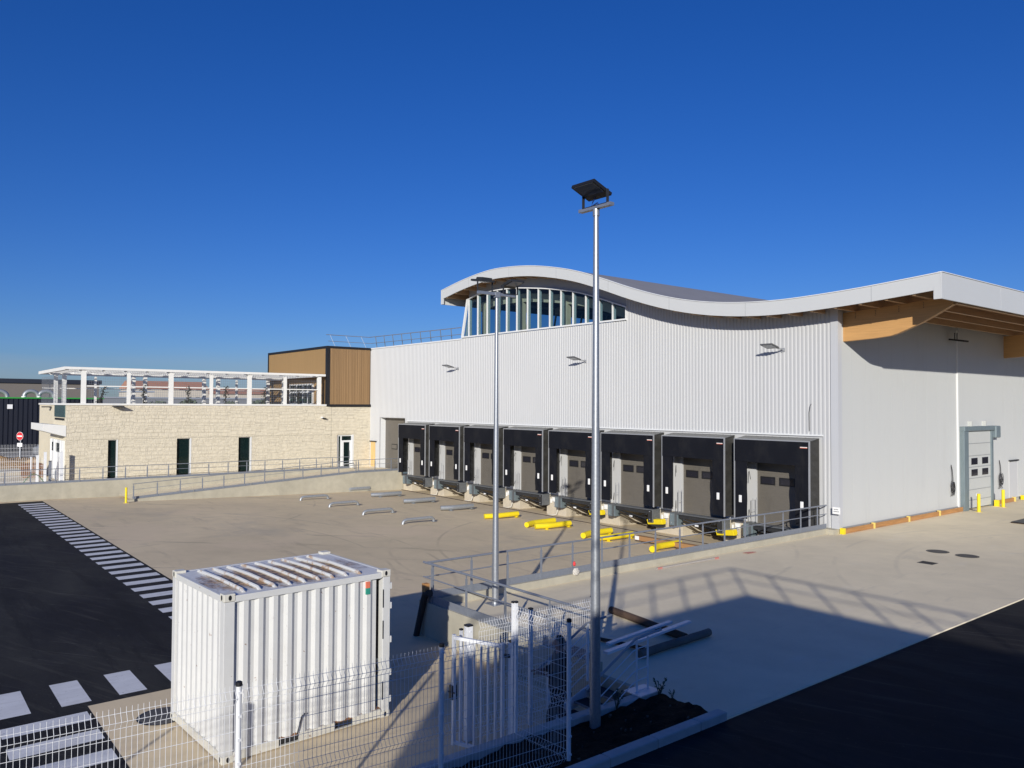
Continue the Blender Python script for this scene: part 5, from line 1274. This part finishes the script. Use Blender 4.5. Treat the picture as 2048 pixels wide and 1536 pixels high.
f3 = thing('mesh_fence', (-10.55, 9, -.55), 'white mesh fence behind the gate, along the left side of the little stair', 'fence')
fpost(-10.55, 8.92, -.55, 1.44, f3, .03, True); fpost(-10.5, 10.38, -.55, 1.44, f3, .03, True)
wire_panel((-10.6, 7.8, 0), (-10.55, 8.92, 0), -.5, 1.43, (1, 0, 0), f3); wire_panel((-10.55, 8.92, 0), (-10.5, 10.38, 0), -.5, 1.43, (1, 0, 0), f3)

# ---- gate
gt = thing('white_gate', (-10, 7.5, -.55), 'white barred pedestrian gate between two thick square posts, half open', 'gate')
fpost(-10.69, 7.69, -.55, 1.33, gt, .052, True); fpost(-10.80, 7.62, -.55, 1.25, gt, .022, True); fpost(-9.55, 7.72, -.55, 1.33, gt, .055, True)
a, b = Vector((-10.50, 7.27, 0)), Vector((-9.66, 7.60, 0)); d = (b - a)
q = MB()
for p in (a, b): q.bar(p + Vector((0, 0, -.45)), p + Vector((0, 0, 1.31)), .05, .05)
q.bar(a + Vector((0, 0, 1.26)), b + Vector((0, 0, 1.26)), .045, .05); q.bar(a + Vector((0, 0, -.4)), b + Vector((0, 0, -.4)), .045, .05)
lf = part(q, 'gate_leaf', M['white_metal'], gt)
for k in range(1, 7):
    q = MB(); p = a + d * k / 7; q.bar(p + Vector((0, 0, -.38)), p + Vector((0, 0, 1.24)), .028, .028); part(q, 'gate_bar', M['white_metal'], lf)
q = MB(); q.bar(b + Vector((.02, .02, 1.12)), b + Vector((.13, .10, 1.12)), .04, .05); q.bar(b + Vector((.02, .02, -.2)), b + Vector((.13, .10, -.2)), .04, .05); part(q, 'hinge', M['dark_steel'], lf)
q = MB(); q.box(a.x - .06, a.x + .02, a.y - .05, a.y + .05, .28, .5); q.tube([(a.x - .02, a.y - .10, .42), (a.x + .12, a.y - .06, .42)], .012, 6); part(q, 'lock', M['dark_steel'], lf)

# ---- little steel stair with white rails
ss = thing('steel_stair', (-9.8, 10, -.55), 'small steel stair with white stringers and white rod railings up to the platform', 'stair')
for x in (-10.36, -9.24):
    q = MB(); q.bar((x, 10.44, -.08), (x, 9.20, -.50), .02, .2, up=(0, 0, 1)); part(q, 'stringer', M['white_metal'], ss)
for k, (y_, z) in enumerate(((10.25, -.14), (9.93, -.28), (9.61, -.42))):
    q = MB(); q.box(-10.34, -9.26, y_ - .15, y_ + .15, z - .03, z)
    to = part(q, 'tread', M['grate'], ss); q = MB(); q.box(-10.34, -9.26, y_ - .165, y_ - .151, z - .035, z + .003); part(q, 'tread_nosing', M['galv_dark'], to)
for x in (-10.4, -9.2):
    for y_ in (10.15, 10.43):
        q = MB(); q.bar((x, y_, -.02), (x, y_, 1.02), .04, .012 if x > -10 else .04, up=(1, 0, 0)); part(q, 'rail_post', M['white_metal'], ss)
    q = MB(); q.tube([(x, 10.78, 1.07), (x, 10.43, 1.05), (x, 10.12, 1.02), (x, 9.25, .57), (x, 8.95, .42)], .022, 8); part(q, 'handrail', M['galv_dark'] if x < -10 else M['alu'], ss, smooth=True)
    q = MB(); q.bar((x, 9.2, -.5), (x, 9.2, .54), .04, .04); part(q, 'rail_post', M['white_metal'], ss)
    for k in range(5):
        z = .85 - .18 * k; q = MB(); q.tube([(x, 10.43, z + .01), (x, 10.15, z), (x, 10.05, z - .03), (x, max(9.2, 9.2 + (k == 4) * .35), z - .03 - .52 * (10.05 - max(9.2, 9.2 + (k == 4) * .35)))], .009, 6); part(q, 'rail_rod', M['white_metal'], ss, smooth=True)
q = MB(); q.box(-9.40, -9.02, 10.05, 10.55, .101, .12); part(q, 'base_plate', M['white_metal'], ss)

# ================================================================== LAMP POSTS
def lamp_post(loc, h, label):
    t = thing('lamp_post', loc, label, 'lamp post', 'galvanised floodlight posts')
    q = MB(); q.tube([(0, 0, -.05), (0, 0, h * .33), (0, 0, h * .66), (0, 0, h)], [.088, .072, .056, .041], 24); lpart(q, 'pole', M['galv'], t, smooth=True)
    q = MB(); q.tube([(0, 0, h - .06), (0, 0, h + .05)], .055, 16); lpart(q, 'pole_collar', M['galv'], t, smooth=True)
    q = MB(); q.box(-.088, -.07, -.05, .05, .6, 1.0); lpart(q, 'hatch', M['galv'], t)
    return t
def flood_head(t, centre, ax, d, size, yoke, body):
    """floodlight on a yoke: ax = yoke axis, d = the way the panel reaches out from the yoke; the glass is underneath"""
    ax, d = Vector(ax).normalized(), Vector(d).normalized(); nb_ = ax.cross(d)
    if nb_.z < 0: nb_ = -nb_
    T = Matrix((( ax.x, d.x, nb_.x, centre[0]), (ax.y, d.y, nb_.y, centre[1]), (ax.z, d.z, nb_.z, centre[2]), (0, 0, 0, 1)))
    q = MB(); w_, l_ = size; q.box(-w_ / 2, w_ / 2, -l_ * .28, l_ * .72, -.015, .035, T); q.box(-w_ / 2 + .06, w_ / 2 - .06, -l_ * .2, l_ * .4, .035, .07, T)
    for k in range(8): q.box(-w_ / 2 + .07 + k * .04, -w_ / 2 + .08 + k * .04, -l_ * .2, l_ * .4, .07, .09, T)
    h = lpart(q, 'lamp_head', body, t)
    q = MB(); q.box(-w_ / 2 + .04, w_ / 2 - .04, l_ * .05, l_ * .68, -.019, -.015, T); lpart(q, 'lamp_glass', M['led_dark'] if body is M['cap_black'] else M['led'], h)
    q = MB(); c = Vector(centre); side = ax.cross(Vector((0, 0, 1)))
    for s_ in (-1, 1):
        p = c + ax * s_ * (w_ / 2 + .02); q.bar(p + Vector((0, 0, .03)), p + Vector((0, 0, -yoke)), .012, .05, up=side)
    q.bar(c + ax * (-w_ / 2 - .02) + Vector((0, 0, -yoke)), c + ax * (w_ / 2 + .02) + Vector((0, 0, -yoke)), .05, .012)
    lpart(q, 'yoke', M['dark_steel'], t)
H1 = 8.06
l1 = lamp_post((-8.84, 8.8, .0), H1, 'tall lamp post with one black floodlight, standing in the soil bed')
q = MB(); q.box(-.36, .35, -.045, .045, H1 + .05, H1 + .10); lpart(q, 'cross_bar', M['galv'], l1)
flood_head(l1, (0, -.02, H1 + .29), (1, 0, 0), (0, -.93, .36), (.50, .42), .19, M['cap_black'])
q = MB(); q.tube([(-.05, .04, H1 + .26), (-.14, .06, H1 + .20), (-.16, .05, H1 + .13), (0, .03, H1 + .16), (.06, .02, H1 + .08)], .010, 6); lpart(q, 'cable', newmat('blue_cable', (.02, .05, .2), .5), l1, smooth=True)
H2 = 7.78
l2 = lamp_post((-15.75, 12.15, .0), H2, 'farther galvanised lamp post with two floodlights, standing inside the platform railing corner')
q = MB(); q.box(-.04, .04, -.60, .58, H2 - .01, H2 + .06); lpart(q, 'cross_bar', M['galv'], l2)
q = MB(); q.box(-.06, .06, -.07, .07, H2 - .06, H2 + .08); lpart(q, 'bar_clamp', M['galv_dark'], l2)
flood_head(l2, (-.05, -.34, H2 + .33), (0, 1, 0), (-.99, 0, .13), (.42, .45), .27, M['dark_steel'])
flood_head(l2, (.05, .40, H2 + .27), (0, 1, 0), (.96, 0, .26), (.42, .45), .21, M['dark_steel'])
q = MB(); q.box(-.2, .2, -.2, .2, 0, .02); lpart(q, 'base_plate', M['galv'], l2)

# ================================================================== WEEDS
def weed(loc, h, label, seed):
    rnd = random.Random(seed); t = thing('weed', loc, label, 'weed', 'weeds at the foot of the stair'); q = MB(); q2 = MB()
    for k in range(7):
        a = rnd.uniform(0, 6.28); top = Vector((math.cos(a) * h * .35, math.sin(a) * h * .35, h * rnd.uniform(.6, 1)))
        q.tube([(0, 0, -.02), top * .5 + Vector((0, 0, .03)), top], .006, 4)
        for j in range(8):
            p = top * rnd.uniform(.35, 1); b_ = rnd.uniform(0, 6.28); d1 = Vector((math.cos(b_), math.sin(b_), .5)) * h * .13; d2 = Vector((-math.sin(b_), math.cos(b_), .1)) * h * .05
            q2.add([p, p + d1 * .5 + d2, p + d1, p + d1 * .5 - d2], [(0, 1, 2, 3)])
    lpart(q, 'stem', M['leaf'], t); lpart(q2, 'leaves', M['leaf'], t, fix=False)
weed((-9.0, 10.5, .03), .34, 'dark weed growing at the top corner of the soil bed beside the stair', 1)
weed((-9.0, 9.45, .06), .30, 'dark weed growing by the low wall, left of the stair foot', 2)
weed((-8.8, 10.6, .02), .16, 'tiny weed at the edge of the soil bed next to the platform', 3)

# ================================================================== PERSON
def skin(name, verts, edges, radii, m, parent, root=0, sub=2):
    me = bpy.data.meshes.new(name); bm = bmesh.new(); ly = bm.verts.layers.skin.verify()
    vv = [bm.verts.new(v) for v in verts]
    for i, v in enumerate(vv):
        r = radii[i]; v[ly].radius = r if isinstance(r, tuple) else (r, r); v[ly].use_root = (i == root)
    for a, b in edges: bm.edges.new((vv[a], vv[b]))
    bm.to_mesh(me); bm.free(); me.materials.append(m)
    o = bpy.data.objects.new(name, me); COL.objects.link(o); o.modifiers.new('skin', 'SKIN').use_smooth_shade = True
    s = o.modifiers.new('subd', 'SUBSURF'); s.levels = sub; s.render_levels = sub
    o.parent = parent; return o
dv = Vector((-.62, -.78, 0)).normalized()
pe = thing('person', (-9.70, 8.86, -.55), 'person in dark clothes walking behind the white mesh fence, forearms held out in front', 'person', rz=math.atan2(dv.y, dv.x) - math.pi / 2)
V, E_, Rr = [], [], []
def jn_(p, r, par=None):
    V.append(p); Rr.append(r); k = len(V) - 1
    if par is not None: E_.append((par, k))
    return k
pv = jn_((0, 0, .92), (.15, .11)); s1 = jn_((0, 0, 1.10), (.135, .10), pv); s2 = jn_((0, .01, 1.28), (.16, .11), s1); s3 = jn_((0, .01, 1.40), (.13, .095), s2)
nk = jn_((0, .025, 1.50), .055, s3); hd0 = jn_((0, .035, 1.565), .072, nk); hd1 = jn_((0, .04, 1.63), .09, hd0); hd2 = jn_((0, .03, 1.69), .07, hd1)
jn_((0, .145, 1.605), .014, hd1)
for s in (-1, 1): jn_((s * .098, .025, 1.61), .016, hd1)
hands = []
for s, pts in ((-1, [(-.19, .0, 1.40), (-.25, -.01, 1.15), (-.21, .24, 1.17), (-.19, .31, 1.19)]), (1, [(.19, .0, 1.40), (.25, .02, 1.15), (.19, .26, 1.12), (.17, .33, 1.12)])):
    p = s3
    for q_, r_ in zip(pts, (.062, .046, .032, .028)): p = jn_(q_, r_, p)
    w_ = pts[-1]; palm = jn_((w_[0] - s * .005, w_[1] + .055, w_[2]), (.036, .02), p)
    for f, (dx, ln) in enumerate(((-.028, .062), (-.010, .075), (.010, .070), (.027, .055))):
        k1 = jn_((w_[0] + dx, w_[1] + .09 + .5 * ln, w_[2] - .004), .0085, palm); jn_((w_[0] + dx, w_[1] + .085 + ln, w_[2] - .022), .0075, k1)
    jn_((w_[0] - s * .045, w_[1] + .075, w_[2] + .012), .009, palm)
for s, kn, an, toe in ((-1, (-.10, .17, .52), (-.10, .16, .10), (-.11, .31, .04)), (1, (.10, .03, .50), (.10, -.22, .13), (.11, -.10, .04))):
    p = jn_((s * .09, 0, .84), .085, pv); p = jn_(kn, .055, p); p = jn_(an, .04, p); jn_(toe, .035, p)
skin('body', V, E_, Rr, M['skin'], pe)
V, E_, Rr = [], [], []
a0 = jn_((0, .03, .80), (.23, .215)); a1 = jn_((0, .03, .97), (.215, .20), a0); a2 = jn_((0, .02, 1.15), (.195, .17), a1); a3 = jn_((0, .01, 1.30), (.205, .165), a2); a4 = jn_((0, .01, 1.42), (.14, .11), a3); jn_((0, .02, 1.50), .075, a4)
for s, pts in ((-1, [(-.20, .0, 1.40), (-.26, -.01, 1.15), (-.21, .24, 1.17)]), (1, [(.20, .0, 1.40), (.26, .02, 1.15), (.19, .26, 1.12)])):
    p = a4
    for q_, r_ in zip(pts, (.095, .08, .062)): p = jn_(q_, r_, p)
skin('coat', V, E_, Rr, M['coat'], pe)
V, E_, Rr = [], [], []
a0 = jn_((0, 0, .88), (.165, .125))
for s, kn, an in ((-1, (-.10, .17, .52), (-.10, .16, .09)), (1, (.10, .03, .50), (.10, -.22, .11))):
    p = jn_((s * .09, 0, .80), .11, a0); p = jn_(kn, .088, p); jn_(an, .075, p)
skin('trousers', V, E_, Rr, M['trouser'], pe)
for s, an, toe in ((-1, (-.10, .15, .05), (-.11, .33, .035)), (1, (.10, -.24, .06), (.11, -.06, .03))):
    V, E_, Rr = [], [], []; k = jn_(an, .048); k = jn_(((an[0] + toe[0]) / 2, (an[1] + toe[1]) / 2, .045), .046, k); jn_(toe, .036, k); skin('shoe', V, E_, Rr, M['rubber'], pe)
V, E_, Rr = [], [], []
k = jn_((0, .0, 1.56), .075); k = jn_((0, -.005, 1.64), .098, k); k = jn_((0, .03, 1.70), .085, k); jn_((0, .085, 1.705), .05, k)
skin('hair', V, E_, Rr, M['hair'], pe)
for s in (-1, 1):
    e = MB(); e.tube([(s * .034, .12, 1.625), (s * .034, .126, 1.625)], .011, 8); lpart(e, 'eye', M['cap_black'], pe)

# ================================================================== BUILDING THAT CASTS THE FOREGROUND SHADE
BX, BY0, BY1, BZ = 3.10, -9.05, .78, 7.40
kb_ = thing('shade_building', (10, -4, 0), 'dark grey two-storey building with a railed roof terrace, behind the viewpoint, shading the foreground', 'building')
q = MB(); q.box(BX, 30, BY0, BY1, -.1, BZ); part(q, 'wall', M['plaster_dark'], kb_)
q = MB(); q.box(BX - .004, 30, BY0, BY1 + .004, BZ, BZ + .03); part(q, 'roof_edge', M['alu'], kb_)
for z in (1.0, 4.4):
    for x in (6, 11, 16, 21):
        q = MB(); q.box(x, x + 2, BY1, BY1 + .04, z, z + 1.6); wo = part(q, 'window', M['dark_glass'], kb_); q = MB(); q.box(x - .06, x + 2.06, BY1, BY1 + .06, z - .1, z); part(q, 'window_sill', M['alu'], wo)
q = MB(); q.tube([(30, BY1 - .03, BZ + 1.1), (BX + .03, BY1 - .03, BZ + 1.1), (BX + .03, BY0, BZ + 1.1)], .035, 6); q.tube([(30, BY1 - .03, BZ + .6), (BX + .03, BY1 - .03, BZ + .6), (BX + .03, BY0, BZ + .6)], .02, 6)
ra = part(q, 'roof_railing', M['alu'], kb_)
q = MB()
for k in range(9): q.bar((BX + .03, BY1 - .03 - 1.22 * k, BZ), (BX + .03, BY1 - .03 - 1.22 * k, BZ + 1.1), .06, .04) if BY1 - 1.22 * k > BY0 else None
for k in range(1, 20): q.bar((BX + .03 + 1.3 * k, BY1 - .03, BZ), (BX + .03 + 1.3 * k, BY1 - .03, BZ + 1.1), .06, .04)
part(q, 'railing_post', M['alu'], ra)
